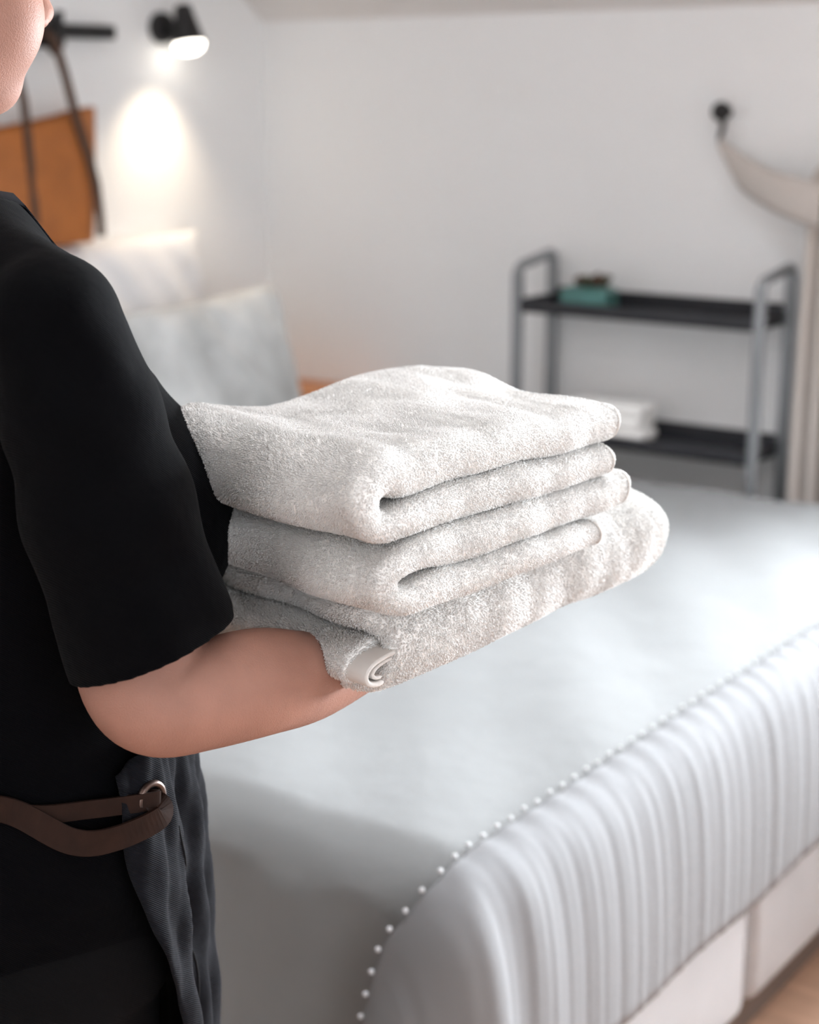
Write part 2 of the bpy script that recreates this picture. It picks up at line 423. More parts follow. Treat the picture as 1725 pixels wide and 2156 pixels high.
def catmull(P, n):
    P = np.asarray(P, float); Q = np.vstack([2 * P[0] - P[1], P, 2 * P[-1] - P[-2]]); out = []
    for i in range(1, len(Q) - 2):
        for t_ in np.linspace(0, 1, n, endpoint=False):
            a, b, c, d = Q[i - 1], Q[i], Q[i + 1], Q[i + 2]
            out.append(0.5 * ((2 * b) + (-a + c) * t_ + (2 * a - 5 * b + 4 * c - d) * t_ ** 2 + (-a + 3 * b - 3 * c + d) * t_ ** 3))
    out.append(P[-1])
    return np.array(out)
def throw_mesh():
    """white cotton cloth over the foot of the bed, wrapped a little round the near corner, hanging in fine pleats"""
    XB, XH, zt, HEM = -0.958, BX1 + 0.052, BZ + 0.004, 0.372
    ys = np.linspace(BY1 + 0.03, 1.452, 380)
    bor = [(XB, y, zt) for y in ys]; hem = [(XH, y, HEM) for y in ys]
    bor_c = catmull([(XB, 1.445, zt), (-0.957, 1.390, 0.668), (-0.974, 1.361, 0.636), (-1.002, 1.347, 0.590), (-1.018, 1.341, 0.530), (-1.032, 1.337, 0.460), (-1.042, 1.334, 0.395)], 9)
    hem_c = catmull([(XH, 1.445, HEM), (XH - 0.002, 1.395, HEM), (XH - 0.018, 1.357, HEM), (XH - 0.052, 1.333, HEM), (XH - 0.10, 1.324, HEM), (XH - 0.138, 1.323, HEM), (XH - 0.168, 1.326, HEM)], 9)
    bor = np.vstack([bor, bor_c]); hem = np.vstack([hem, hem_c]); n_ = len(bor); m = 46
    tg = np.gradient(hem[:, :2], axis=0); nx, ny_ = -tg[:, 1], tg[:, 0]; l = np.hypot(nx, ny_); nx, ny_ = nx / l, ny_ / l
    u = np.concatenate([[0], np.cumsum(np.hypot(*np.diff(hem[:, :2], axis=0).T))])
    Vv = np.zeros((n_, m, 3)); v = np.linspace(0, 1, m)[:, None]
    for i in range(n_):
        p0, p3 = bor[i], hem[i]
        p1 = np.array([p0[0] + 0.75 * (p3[0] - p0[0]), p0[1] + 0.75 * (p3[1] - p0[1]), p0[2] - 0.004])
        p2 = np.array([p3[0], p3[1], p0[2] - 0.22 * (p0[2] - p3[2])])
        c = (1 - v) ** 3 * p0 + 3 * (1 - v) ** 2 * v * p1 + 3 * (1 - v) * v ** 2 * p2 + v ** 3 * p3
        s = v[:, 0]; uu = u[i] + 0.012 * s * np.sin(u[i] * 4.0 + 1)
        hang = np.clip(s / 0.45, 0.04, 1.0)
        rip = (0.0011 * np.sin(uu * 165 + 0.4 + 2.2 * np.sin(uu * 9)) + 0.0009 * np.sin(uu * 92 + 2.1 + 1.5 * np.sin(uu * 5.3))
               + 0.0008 * np.sin(uu * 290 + 4.4 + 2 * np.sin(uu * 14)) + 0.0016 * np.sin(uu * 23 + 1.2))
        near = math.exp(-((u[-1] - u[i] - 0.20) / 0.13) ** 2)
        rip = 0.55 * rip * hang + near * 0.006 * np.sin(u[i] * 52 + 2.5 * s) * np.clip(s / 0.5, 0, 1)
        c[:, 0] += nx[i] * (rip + 0.004 * hang); c[:, 1] += ny_[i] * (rip + 0.004 * hang)
        c[:, 2] += 0.004 * np.sin(u[i] * 19) * s + 0.0012 * np.sin(uu * 120) * (1 - hang)
        Vv[i] = c
    return Vv
Vt = throw_mesh()
to = np.array([BX1, 2.3, 0.3])
thr = link('foot_throw', np_mesh('foot_throw', (Vt - to).reshape(-1, 3), grid_faces(*Vt.shape[:2])[:, ::-1]), M['throw'], loc=to)
solidify(thr, 0.004, 1)
tag(thr, 'white pleated cotton throw hanging over the foot of the bed', 'throw')
# the little tassel knots along the upper border of the throw
bm = bmesh.new(); bmesh.ops.create_icosphere(bm, subdivisions=1, radius=0.0040); knot = bm_mesh('tassel_knot', bm, True)
edge = Vt[:, 0, :]
sl = np.concatenate([[0], np.cumsum(np.linalg.norm(np.diff(edge, axis=0), axis=1))])
for s_ in np.arange(0.01, sl[-1], 0.030):
    c = np.array([np.interp(s_, sl, edge[:, k]) for k in range(3)])
    link('tassel_knot', knot, M['knot'], thr, tuple(c - to + np.array([-0.004, 0, 0.003])))

# ------------------------------------------------------------------ pillow and cushion at the head
def pillow(name, loc, w, h, t, mat_, rot, seed, pw=0.42):
    n = 40; r = np.random.default_rng(seed); ph = r.uniform(0, 6.28, 6)
    u = np.linspace(-1, 1, n); Uu, Vv_ = np.meshgrid(u, u, indexing='ij')
    prof = ((1 - Uu ** 4).clip(0) * (1 - Vv_ ** 4).clip(0)) ** pw
    edge = 1 - 0.05 * (1 - np.abs(Uu)) * np.abs(Vv_) ** 3
    edge2 = 1 - 0.05 * (1 - np.abs(Vv_)) * np.abs(Uu) ** 3
    X = Uu * w / 2 * edge2; Z = Vv_ * h / 2 * edge
    wr = 0.006 * np.sin(Uu * 9 + ph[0] + 2 * Vv_) * np.sin(Vv_ * 5 + ph[1]) + 0.004 * np.sin(Uu * 17 + Vv_ * 9 + ph[2])
    V1 = np.stack([X, -(t / 2 * prof + wr * prof), Z], -1).reshape(-1, 3); V2_ = np.stack([X, t / 2 * prof, Z], -1).reshape(-1, 3)
    F1 = grid_faces(n, n); F2 = grid_faces(n, n)[:, ::-1] + n * n
    o = link(name, np_mesh(name, np.concatenate([V1, V2_]), np.concatenate([F1, F2])), mat_, loc=loc)
    o.data.update()
    bm = bmesh.new(); bm.from_mesh(o.data); bmesh.ops.remove_doubles(bm, verts=bm.verts[:], dist=0.0005)
    bmesh.ops.recalc_face_normals(bm, faces=bm.faces[:]); bm.to_mesh(o.data); bm.free()
    o.rotation_euler = rot
    return o
p1 = pillow('pillow', (-2.915, 2.83, 0.93), 0.66, 0.50, 0.11, M['pillow'], (math.radians(-6), 0, math.radians(90)), 1)
tag(p1, 'white pillow standing against the wall behind the grey cushion', 'pillow')
p2 = pillow('cushion', (-2.70, 2.95, 0.856), 0.53, 0.375, 0.12, M['velvet'], (math.radians(-15), math.radians(-3), math.radians(86)), 3)
tag(p2, 'grey velvet cushion leaning in front of the white pillow', 'cushion')

# ------------------------------------------------------------------ narrow bedside table in the corner
nb = (-2.83, 3.395, 0)
ns = tag(empty('bedside_table', nb), 'narrow orange wooden bedside table in the corner behind the towels', 'bedside table')
box('table_top', (-2.985, 3.305, 0.732), (-2.55, 3.485, 0.757), M['orange_wood'], ns, bev=0.004, off=nb)
box('drawer_box', (-2.97, 3.315, 0.56), (-2.57, 3.475, 0.732), M['orange_wood'], ns, bev=0.003, off=nb)
for sx in (-2.96, -2.60):
    for sy in (3.32, 3.445):
        box('leg', (sx, sy, 0), (sx + 0.025, sy + 0.025, 0.56), M['orange_wood'], ns, bev=0.003, off=nb)

# ------------------------------------------------------------------ wall lamp
lc = Vector((XL, 3.10, 1.672))
lamp = tag(empty('wall_lamp', lc), 'small black wall lamp with a lit bulb beside the coat rack', 'lamp')
RY = Matrix.Rotation(math.pi / 2, 4, 'Y')
lathe('wall_plate', [(0.0, 0.0), (0.036, 0.0), (0.038, 0.004), (0.036, 0.022), (0.03, 0.026), (0.0, 0.026)], M['black_metal'], lamp, 24, RY)
tube('arm', [(0.02, 0, 0.004), (0.045, 0.005, 0.006), (0.062, 0.012, 0.010), (0.072, 0.020, 0.014)], 0.007, M['black_metal'], lamp)
tilt = Matrix.Translation((0.072, 0.022, -0.006)) @ Matrix.Rotation(math.radians(-10), 4, 'Y')
sh = lathe('lamp_shade', [(0.012, 0.062), (0.02, 0.058), (0.026, 0.03), (0.041, -0.028), (0.043, -0.032), (0.040, -0.032), (0.024, 0.026), (0.012, 0.04)], M['black_metal'], lamp, 28, tilt)
bl = lathe('bulb', [(0.0, 0.0), (0.018, -0.002), (0.031, -0.014), (0.0385, -0.032), (0.034, -0.047), (0.02, -0.056), (0.0, -0.058)], M['bulb'], lamp, 24, tilt)
sp = bpy.data.lights.new('lamp_light', 'SPOT'); sp.energy = 2.4; sp.color = (1.0, 0.82, 0.60); sp.spot_size = math.radians(96); sp.spot_blend = 1.0; sp.shadow_soft_size = 0.03
so = bpy.data.objects.new('lamp_light', sp); COL.objects.link(so); so.parent = lamp
so.location = (0.125, -0.025, -0.075); so.rotation_euler = (math.radians(-4), math.radians(12), 0)

# ------------------------------------------------------------------ coat rack with the tan bag
rc = Vector((XL, 2.60, 1.655))
rack = tag(empty('coat_rack', rc), 'black wall coat rack beside the lamp, holding the tan bag', 'coat rack')
box('rail', (0.012, -0.42, -0.016), (0.032, 0.322, 0.016), M['black_metal'], rack, bev=0.004)
for yy in (-0.34, 0.125):
    box('wall_mount', (0.0, yy - 0.045, -0.038), (0.02, yy + 0.045, 0.038), M['black_metal'], rack, bev=0.005)
for yy in (-0.34, -0.12, 0.10):
    tube('peg', [(0.03, yy, 0.0), (0.055, yy, -0.004), (0.075, yy, 0.012), (0.08, yy, 0.04)], 0.010, M['black_metal'], rack, 10)
    tube('peg_tip', [(0.03, yy, -0.02), (0.05, yy, -0.038), (0.058, yy, -0.05)], 0.011, M['black_metal'], rack, 10)

bc = Vector((XL + 0.075, 2.57, 1.18))
bag = tag(empty('tote_bag', bc), 'tan leather tote bag with dark straps hanging from the coat rack', 'bag')
def bag_body():
    n, m = 24, 16
    Vv = []
    for i in range(m):
        z = i / (m - 1)
        w = 0.182 + 0.045 * z; d = 0.05 * (1 - 0.45 * z ** 2)
        for j in range(n):
            a = 2 * math.pi * j / n
            ca, sa = math.cos(a), math.sin(a)
            y = w * math.copysign(abs(ca) ** 0.45, ca); x = d * math.copysign(abs(sa) ** 0.6, sa)
            top = 0.268 + 0.05 * max(0, abs(y) / w - 0.55) ** 1.2 + 0.02 * math.sin(y * 9)
            zz = z * top
            x += 0.012 * math.sin(y * 14 + 1) * z
            Vv.append((x, y, zz))
    Vv = np.array(Vv); F_ = [tuple(f) for f in grid_faces(m, n, False, True)[:, ::-1]]
    F_.append(tuple(range(n)))
    return Vv, F_
bv, bf = bag_body()
b_ = link('body', py_mesh('bag_body', bv, bf, True), M['tan'], bag); solidify(b_, 0.004)
def strap(path, w, mat_, parent, name='strap', t=0.004):
    path = np.asarray(path, float)
    V_, F_ = [], []
    tan = np.gradient(path, axis=0)
    for i, p_ in enumerate(path):
        tn = tan[i] / np.linalg.norm(tan[i]); side = np.cross(tn, np.array([1.0, 0, 0])); side /= np.linalg.norm(side) + 1e-9
        for sx, ss in ((-t / 2, -1), (t / 2, -1), (t / 2, 1), (-t / 2, 1)):
            V_.append(p_ + np.array([sx, 0, 0]) + side * ss * w / 2)
    for i in range(len(path) - 1):
        for j in range(4):
            F_.append((i * 4 + j, i * 4 + (j + 1) % 4, (i + 1) * 4 + (j + 1) % 4, (i + 1) * 4 + j))
    F_.append((3, 2, 1, 0)); k = (len(path) - 1) * 4; F_.append((k, k + 1, k + 2, k + 3))
    return link(name, py_mesh(name, V_, F_), mat_, parent)
strap([(0.0, 0.090, 0.470), (0.02, 0.096, 0.450), (0.035, 0.108, 0.38), (0.045, 0.128, 0.28), (0.050, 0.155, 0.20), (0.054, 0.172, 0.13), (0.056, 0.178, 0.06), (0.056, 0.178, 0.012)], 0.024, M['dark_leather'], bag)
strap([(-0.005, 0.085, 0.470), (-0.01, 0.050, 0.455), (0.0, 0.0, 0.39), (0.035, -0.016, 0.32), (0.046, -0.018, 0.22), (0.055, -0.018, 0.05)], 0.022, M['dark_leather'], bag)

# ------------------------------------------------------------------ serving cart
CX0, CX1, CY0, CY1 = -2.066, -1.456, 3.310, 3.468
cc = Vector(((CX0 + CX1) / 2, (CY0 + CY1) / 2, 0))
cart = tag(empty('serving_cart', cc), 'slim grey metal serving cart with dark trays against the back wall', 'cart')
HT = 1.128
for sx in (CX0, CX1):
    r_ = 0.0115
    for sy in (CY0, CY1):
        box('post', (sx - r_, sy - r_, 0.068), (sx + r_, sy + r_, HT - 0.015 if sy == CY0 else HT + 0.004), M['cart_metal'], cart, bev=0.004, off=cc)
        lathe('caster', [(0.0, -0.011), (0.030, -0.011), (0.034, -0.006), (0.034, 0.006), (0.030, 0.011), (0.0, 0.011)], M['caster'], cart, 20,
              Matrix.Translation(Vector((sx, sy + (0.016 if sy == CY0 else -0.026), 0.035)) - cc) @ RY)
    tube('handle', np.array([(sx, CY0, HT - 0.022), (sx, CY0 + 0.002, HT - 0.012), (sx, CY0 + 0.012, HT - 0.003), (sx, CY1 - 0.012, HT + 0.016), (sx, CY1 - 0.002, HT + 0.010), (sx, CY1, HT)]) - np.array(cc), 0.0118, M['cart_metal'], cart, 10)
def tray(z):
    bm = bmesh.new()
    x0, x1, y0, y1 = CX0 + 0.008, CX1 - 0.008, CY0 - 0.006, CY1 + 0.006
    add_box(bm, Vector((x0, y0, z)) - cc, Vector((x1, y1, z + 0.008)) - cc, 0.002, 1)
    for lo, hi in (((x0, y0, z), (x1, y0 + 0.006, z + 0.030)), ((x0, y1 - 0.006, z), (x1, y1, z + 0.045)),
                   ((x0, y0 + 0.006, z), (x0 + 0.006, y1 - 0.006, z + 0.032)), ((x1 - 0.006, y0 + 0.006, z), (x1, y1 - 0.006, z + 0.032))):
        add_box(bm, Vector(lo) - cc, Vector(hi) - cc, 0.0015, 1)
    return link('tray', bm_mesh('tray', bm), M['tray'], cart)
for z in (1.018, 0.722, 0.30): tray(z)

# teal carton with dried sprigs on the top tray
tb = Vector((-1.905, 3.365, 1.026))
tl = tag(empty('teal_box', tb, math.radians(3)), 'teal box with dried brown sprigs on the top tray of the cart', 'box')
bm = bmesh.new(); add_box(bm, (-0.058, -0.04, 0), (0.058, 0.04, 0.050), 0.006, 2); add_box(bm, (-0.050, -0.032, 0.046), (0.050, 0.032, 0.056), 0.003, 1)
link('carton', bm_mesh('carton', bm), M['teal'], tl)
for k in range(26):
    a = RNG.uniform(0, 6.28); rr = RNG.uniform(0, 0.028); h = RNG.uniform(0.018, 0.038); l = RNG.uniform(0.006, 0.03)
    p0 = np.array([rr * math.cos(a) * 1.3 + 0.004, rr * math.sin(a), 0.055]); p1_ = p0 + np.array([l * math.cos(a), l * math.sin(a), h * 0.8])
    tube('sprig', [p0, (p0 + p1_) / 2 + np.array([0, 0, 0.006]), p1_], [0.005, 0.008, 0.003], M['brown'] if k % 3 else M['leaf'], tl, 5)
# small white folded towel on the lower tray
def soft_stack(name, loc, w, d, layers, rz, label):
    e_ = tag(empty(name, loc, rz), label, 'towel')
    z = 0
    for k, h in enumerate(layers):
        dx = RNG.uniform(-0.004, 0.004)
        bm = bmesh.new(); add_box(bm, (-w / 2 + dx, -d / 2, z), (w / 2 + dx, d / 2, z + h), h * 0.42, 4)
        link('folded_layer', bm_mesh('folded_layer', bm, True), M['terry_base'], e_); z += h
    return e_
soft_stack('small_towel', (-1.845, 3.372, 0.731), 0.20, 0.10, (0.032, 0.03, 0.026), 0.03, 'small white towel folded on the lower tray of the cart')

# ------------------------------------------------------------------ curtain, tieback and hook
cu = Vector((-1.30, 3.43, 0))
curtain = tag(empty('curtain', cu), 'beige curtain gathered at the right edge of the back wall', 'curtain')
def curtain_mesh():
    nz, nx = 70, 90
    zs = np.linspace(0.03, 1.66, nz); Vv = np.zeros((nz, nx, 3)); TZ = 1.33
    for i, z in enumerate(zs):
        if z >= TZ:
            t_ = (z - TZ) / (1.66 - TZ); t_ = t_ * t_ * (3 - 2 * t_)
            x0 = -1.412 + 0.63 * t_; x1 = -1.28 + 0.88 * t_
        else:
            t_ = min(1, (TZ - z) / 1.2)
            x0 = -1.412 - 0.020 * math.sin(min(1, t_ * 1.3) * math.pi / 2); x1 = -1.27 + 0.05 * t_
        u = np.linspace(0, 1, nx)
        am = 0.022 + 0.006 * math.sin(z * 3)
        Vv[i, :, 0] = x0 + (x1 - x0) * u + 0.004 * np.sin(u * 40)
        Vv[i, :, 1] = 3.435 + am * np.sin(u * 2 * math.pi * 5 + 0.6 * math.sin(z * 2)) + 0.005 * np.sin(u * 60 + z * 3)
        Vv[i, :, 2] = z
    return Vv
Vc = curtain_mesh()
co = link('drape', np_mesh('drape', (Vc - np.array(cu)).reshape(-1, 3), grid_faces(*Vc.shape[:2])), M['curtain'], curtain); solidify(co, 0.003)
box('curtain_rail', (-0.92, 3.415, 1.655), (1.25, 3.452, 1.675), M['trim'], curtain, bev=0.003, off=cu)
# tieback: a folded cloth band sagging from the hook to the gathered curtain
n = 26; tt = np.linspace(0, 1, n)
Vb = []
for t_ in tt:
    x = -1.640 + 0.275 * t_; up = 1.418 - 0.085 * t_ ** 0.8 - 0.01 * math.sin(t_ * math.pi); wd = 0.018 + 0.048 * min(1, t_ * 4.5) + 0.03 * t_
    y = 3.468 - 0.075 * math.sin(min(1, t_ * 1.15) * math.pi / 2) ** 1.5
    for k in range(6):
        q = k / 5
        Vb.append((x, y - 0.008 * math.sin(q * math.pi), up - wd * q))
Vb = np.array(Vb)
tie = tag(link('curtain_tieback', np_mesh('curtain_tieback', Vb - np.array([-1.64, 3.468, 1.41]), grid_faces(n, 6)), M['curtain'], loc=(-1.64, 3.468, 1.41)),
          'beige cloth tieback band stretched from the wall hook to the curtain', 'tieback'); solidify(tie, 0.005)
hk = tag(empty('tieback_hook', (-1.637, YB, 1.476)), 'small black round knob hook holding the curtain tieback', 'hook')
Mh = Matrix.Rotation(math.pi / 2, 4, 'X')
lathe('knob', [(0.0, 0.0), (0.012, 0.0), (0.010, 0.012), (0.016, 0.02), (0.0215, 0.03), (0.020, 0.040), (0.012, 0.046), (0.0, 0.047)], M['black_metal'], hk, 20, Mh)
tube('loop', [(0.0, -0.022, -0.012), (0.002, -0.026, -0.035), (-0.004, -0.024, -0.055), (-0.004, -0.02, -0.075)], 0.006, M['strap_leather'], hk, 8)

# ------------------------------------------------------------------ the three folded towels
def smooth_path(pts, ds=0.003):
    """Catmull-Rom through pts, resampled evenly; pts columns: s, z, thickness"""
    P = np.asarray(pts, float); P = np.vstack([2 * P[0] - P[1], P, 2 * P[-1] - P[-2]])
    out = []
    for i in range(1, len(P) - 2):
        for t_ in np.linspace(0, 1, 24, endpoint=False):
            a, b, c, d = P[i - 1], P[i], P[i + 1], P[i + 2]
            out.append(0.5 * ((2 * b) + (-a + c) * t_ + (2 * a - 5 * b + 4 * c - d) * t_ ** 2 + (-a + 3 * b - 3 * c + d) * t_ ** 3))
    out.append(P[-2]); out = np.array(out)
    l = np.concatenate([[0], np.cumsum(np.hypot(*np.diff(out[:, :2], axis=0).T))])
    s = np.linspace(0, l[-1], max(12, int(l[-1] / ds)))
    return np.stack([np.interp(s, l, out[:, k]) for k in range(3)], 1), s

def sweep(pts, Wd, ds=0.003, bulge=0.0, q0=0.0):
    """a folded thick cloth: a stadium section (width Wd) swept along a folded path in the (s, z) plane.
    returns local coords (m, n, 3) as (s, q, z), outward normals and the flag 'outer side of the fold'"""
    P, arc = smooth_path(pts, ds); m = len(P)
    tan = np.gradient(P[:, :2], axis=0); tan /= np.linalg.norm(tan, axis=1)[:, None]
    nor = np.stack([-tan[:, 1], tan[:, 0]], 1)
    nq, nc = max(8, int(Wd / 0.0035)), 9
    L = np.zeros((m, 2 * nq + 2 * nc, 3)); side = np.zeros(2 * nq + 2 * nc)
    for i in range(m):
        ht0 = P[i, 2] / 2
        de = min(arc[i], arc[-1] - arc[i])
        k = 1.0 if de >= ht0 else math.sqrt(max(0.0025, 1 - (1 - de / ht0) ** 2))
        ht = ht0 * k; ins = (ht0 - ht) * 0.8
        qa, qb = ins + ht, Wd - ins - ht
        q = np.concatenate([np.linspace(qa, qb, nq), qb + ht * np.sin(np.linspace(0, math.pi, nc + 2)[1:-1]), np.linspace(qb, qa, nq), qa - ht * np.sin(np.linspace(0, math.pi, nc + 2)[1:-1])])
        nn = np.concatenate([np.full(nq, ht), ht * np.cos(np.linspace(0, math.pi, nc + 2)[1:-1]), np.full(nq, -ht), -ht * np.cos(np.linspace(0, math.pi, nc + 2)[1:-1])])
        L[i, :, 0] = P[i, 0] + nor[i, 0] * nn; L[i, :, 1] = q + q0; L[i, :, 2] = P[i, 1] + nor[i, 1] * nn
    side[:nq] = 1; side[nq + nc:2 * nq + nc] = -1
    return L, side

def grid_normals(P):
    du = np.gradient(P, axis=0); dv = np.roll(P, -1, 1) - np.roll(P, 1, 1)
    n = np.cross(du, dv); n /= np.linalg.norm(n, axis=-1)[..., None] + 1e-12
    return n

def tufts(P, Nn, keep, density, h, r, lean_fn):
    """terry loops standing on a swept cloth (P, Nn grids, wrap in second index); keep = per-face mask"""
    m, n = P.shape[:2]
    F = grid_faces(m, n, False, True)[keep.ravel() > 0]; PF = P.reshape(-1, 3); NF = Nn.reshape(-1, 3)
    sp_ = 1.0 / math.sqrt(density)
    du = np.linalg.norm(PF[F[:, 1]] - PF[F[:, 0]], axis=1) / sp_; dv = np.linalg.norm(PF[F[:, 3]] - PF[F[:, 0]], axis=1) / sp_
    nu = np.floor(du + RNG.random(len(F))).astype(int); nv = np.floor(dv + RNG.random(len(F))).astype(int)
    f, u, v = [], [], []
    for a_ in range(1, max(2, nu.max() + 1)):
        for b_ in range(1, max(2, nv.max() + 1)):
            idx = np.where((nu == a_) & (nv == b_))[0]
            for i_ in range(a_):
                for j_ in range(b_):
                    f.append(idx); u.append((i_ + 0.5 + RNG.uniform(-0.34, 0.34, len(idx))) / a_); v.append((j_ + 0.5 + RNG.uniform(-0.34, 0.34, len(idx))) / b_)
    f = np.concatenate(f); u = np.concatenate(u)[:, None]; v = np.concatenate(v)[:, None]; N_ = len(f)
    def bil(X): return X[F[f, 0]] * (1 - u) * (1 - v) + X[F[f, 1]] * u * (1 - v) + X[F[f, 2]] * u * v + X[F[f, 3]] * (1 - u) * v
    p = bil(PF); nr = bil(NF); nr /= np.linalg.norm(nr, axis=1)[:, None] + 1e-9
    ln = lean_fn(p) + RNG.normal(0, 0.38, (N_, 3)); ln -= nr * (ln * nr).sum(1)[:, None]
    lm = np.linalg.norm(ln, axis=1)[:, None]; ln = ln / (lm + 1e-9) * np.clip(lm, 0.2, 1.0)
    hh = h * RNG.uniform(0.7, 1.3, (N_, 1)); rr = r * RNG.uniform(0.8, 1.25, (N_, 1))
    c0 = p - nr * 0.0006; c1 = p + nr * hh * 0.62 + ln * hh * 0.25; c2 = p + nr * hh * 0.80 + ln * hh * 0.85
    t1 = np.cross(nr, ln + 0.01); t1 /= np.linalg.norm(t1, axis=1)[:, None] + 1e-9; t2 = np.cross(nr, t1)
    VV = np.zeros((N_, 7, 3))
    for k in range(3):
        a = 2 * math.pi * k / 3
        d = math.cos(a) * t1 + math.sin(a) * t2
        VV[:, k] = c0 + d * rr * 0.9; VV[:, 3 + k] = c1 + d * rr * 1.2
    VV[:, 6] = c2
    tri = []
    for k in range(3):
        k2 = (k + 1) % 3
        tri += [(k, k2, 3 + k2), (k, 3 + k2, 3 + k), (3 + k, 3 + k2, 6)]
    tri = np.array(tri)
    FF = (tri[None] + (np.arange(N_) * 7)[:, None, None]).reshape(-1, 3)
    return VV.reshape(-1, 3), FF

TH_W, TH_E = math.radians(47.5), math.radians(43.0)
WV = np.array([math.cos(TH_W), math.sin(TH_W)]); EV = np.array([-math.sin(TH_E), math.cos(TH_E)])

def to_view(L, O, warp):
    """local (s, q, z) -> view frame, after the soft sagging given by warp"""
    s, q, z = L[..., 0], L[..., 1], L[..., 2]
    s, q, z = warp(s, q, z)
    out = np.empty(L.shape)
    out[..., 0] = O[0] + s * WV[0] + q * EV[0]; out[..., 1] = O[1] + s * WV[1] + q * EV[1]; out[..., 2] = O[2] + z
    return out

def lumps(s, q, k):
    return 0.0014 * np.sin(s * 31 + q * 17 + k) * np.sin(q * 29 - s * 11 + 2 * k) + 0.0012 * np.sin(s * 71 + 1.7 * k) * np.sin(q * 63 + k)

def flow(k):
    def f(p):
        a = 2.4 * np.sin(p[:, 0] * 23 + k) + 2.0 * np.sin(p[:, 1] * 31 + p[:, 2] * 27 + 2 * k) + 1.2 * np.sin(p[:, 0] * 90 + p[:, 1] * 70)
        return np.stack([np.cos(a) * 0.8, np.sin(a) * 0.8, np.full(len(p), -0.55)], 1)
    return f

def gauss(x, c, w): return np.exp(-((x - c) / w) ** 2)

# ---- path of each fold, (s, z, thickness); z measured from the towel's own underside
def fold_top():
    return [(0.335, 0.0545, 0.036), (0.28, 0.054, 0.036), (0.20, 0.0545, 0.036), (0.12, 0.0545, 0.039), (0.080, 0.0525, 0.042), (0.056, 0.0525, 0.040), (0.036, 0.0540, 0.034),
            (0.0195, 0.0450, 0.0285), (0.0140, 0.0310, 0.0265), (0.0190, 0.0180, 0.0250), (0.034, 0.0125, 0.0245), (0.052, 0.0140, 0.027), (0.080, 0.0160, 0.030), (0.12, 0.0175, 0.033),
            (0.20, 0.0180, 0.033), (0.28, 0.0180, 0.033), (0.322, 0.0180, 0.032)]
def fold_mid():
    return [(0.330, 0.0460, 0.033), (0.28, 0.0460, 0.034), (0.20, 0.0465, 0.034), (0.12, 0.0465, 0.034), (0.085, 0.0462, 0.033), (0.060, 0.0475, 0.028), (0.036, 0.0470, 0.0245),
            (0.0175, 0.0410, 0.0235), (0.0125, 0.0300, 0.0235), (0.0175, 0.0185, 0.0235), (0.036, 0.0130, 0.0245), (0.060, 0.0140, 0.027), (0.085, 0.0150, 0.029), (0.12, 0.0150, 0.029),
            (0.20, 0.0140, 0.026), (0.25, 0.0130, 0.024), (0.285, 0.0125, 0.022)]

def build_towel(name, O, parts, label, seed, th, tr, dens):
    """parts: list of (L, side, keep(s,q,z,side), warp, partname)"""
    base = V2R(np.array([O[0] + 0.16 * WV[0] + 0.13 * EV[0], O[1] + 0.16 * WV[1] + 0.13 * EV[1], O[2]]))
    root = tag(empty(name, base), label, 'towel', None)
    cloth_all, pile = [], []
    for L, side, keep, warp, pn in parts:
        P = to_view(L, O, warp); m, n = P.shape[:2]
        Nn = grid_normals(P)
        # outward check
        c = P.mean(1, keepdims=True)
        if ((P - c) * Nn).sum() < 0: Nn = -Nn; flip = True
        else: flip = False
        Fq = grid_faces(m, n, False, True)
        if flip: Fq = Fq[:, ::-1]
        Vq = P.reshape(-1, 3)
        # close the two ends of the strip
        V_ = np.concatenate([Vq, P[0].mean(0)[None], P[-1].mean(0)[None]])
        t0 = np.array([(m * n, (j + 1) % n, j, j) for j in range(n)]); t1 = np.array([(m * n + 1, (m - 1) * n + j, (m - 1) * n + (j + 1) % n, (m - 1) * n + (j + 1) % n) for j in range(n)])
        me = bpy.data.meshes.new(pn)
        faces = [tuple(x) for x in Fq] + [tuple(x[:3]) for x in t0] + [tuple(x[:3]) for x in t1]
        me.from_pydata([tuple(v) for v in (V2R(V_) - base)], [], faces); me.update()
        me.polygons.foreach_set('use_smooth', np.ones(len(me.polygons), dtype=bool))
        link(pn, me, M['hem'] if pn == 'hem' else M['terry_base'], root)
        if keep is not None:
            s, q, z = L[..., 0], L[..., 1], L[..., 2]
            kp = keep(s, q, z, np.broadcast_to(side[None], s.shape))[:-1].astype(float)
            tv, tf = tufts(P, Nn, kp, dens, th, tr, flow(seed))
            pile.append((tv, tf))
    off = 0; VV, FF = [], []
    for tv, tf in pile:
        VV.append(tv); FF.append(tf + off); off += len(tv)
    VV = np.concatenate(VV); FF = np.concatenate(FF)
    po = link('terry_pile', np_mesh('terry_pile', V2R(VV) - base, FF), M['terry'], root)
    po['kind'] = 'stuff'
    return root

def stack_warp(dz0, dz1, far=0.0, hump=None, k=0.0):
    def w(s, q, z):
        sc = np.clip(s / 0.33, -0.2, 1.3)
        zz = z * (1 + (dz1 - dz0) * sc) 
        zz = zz + dz0 * 0
        up = np.clip(z / 0.07, 0, 1)
        zz = zz + far * q * q
        if hump is not None: zz = zz + hump(s, q) * up
        zz = zz + lumps(s, q, k) * (0.4 + 0.6 * up)
        s2 = s + 0.003 * np.sin(q * 40 + k) + 0.0025 * np.sin(z * 90 + q * 25 + k); q2 = q + 0.003 * np.sin(s * 19 + k) + 0.0008 * np.sin(s * 55 + z * 60)
        return s2, q2, zz
    return w

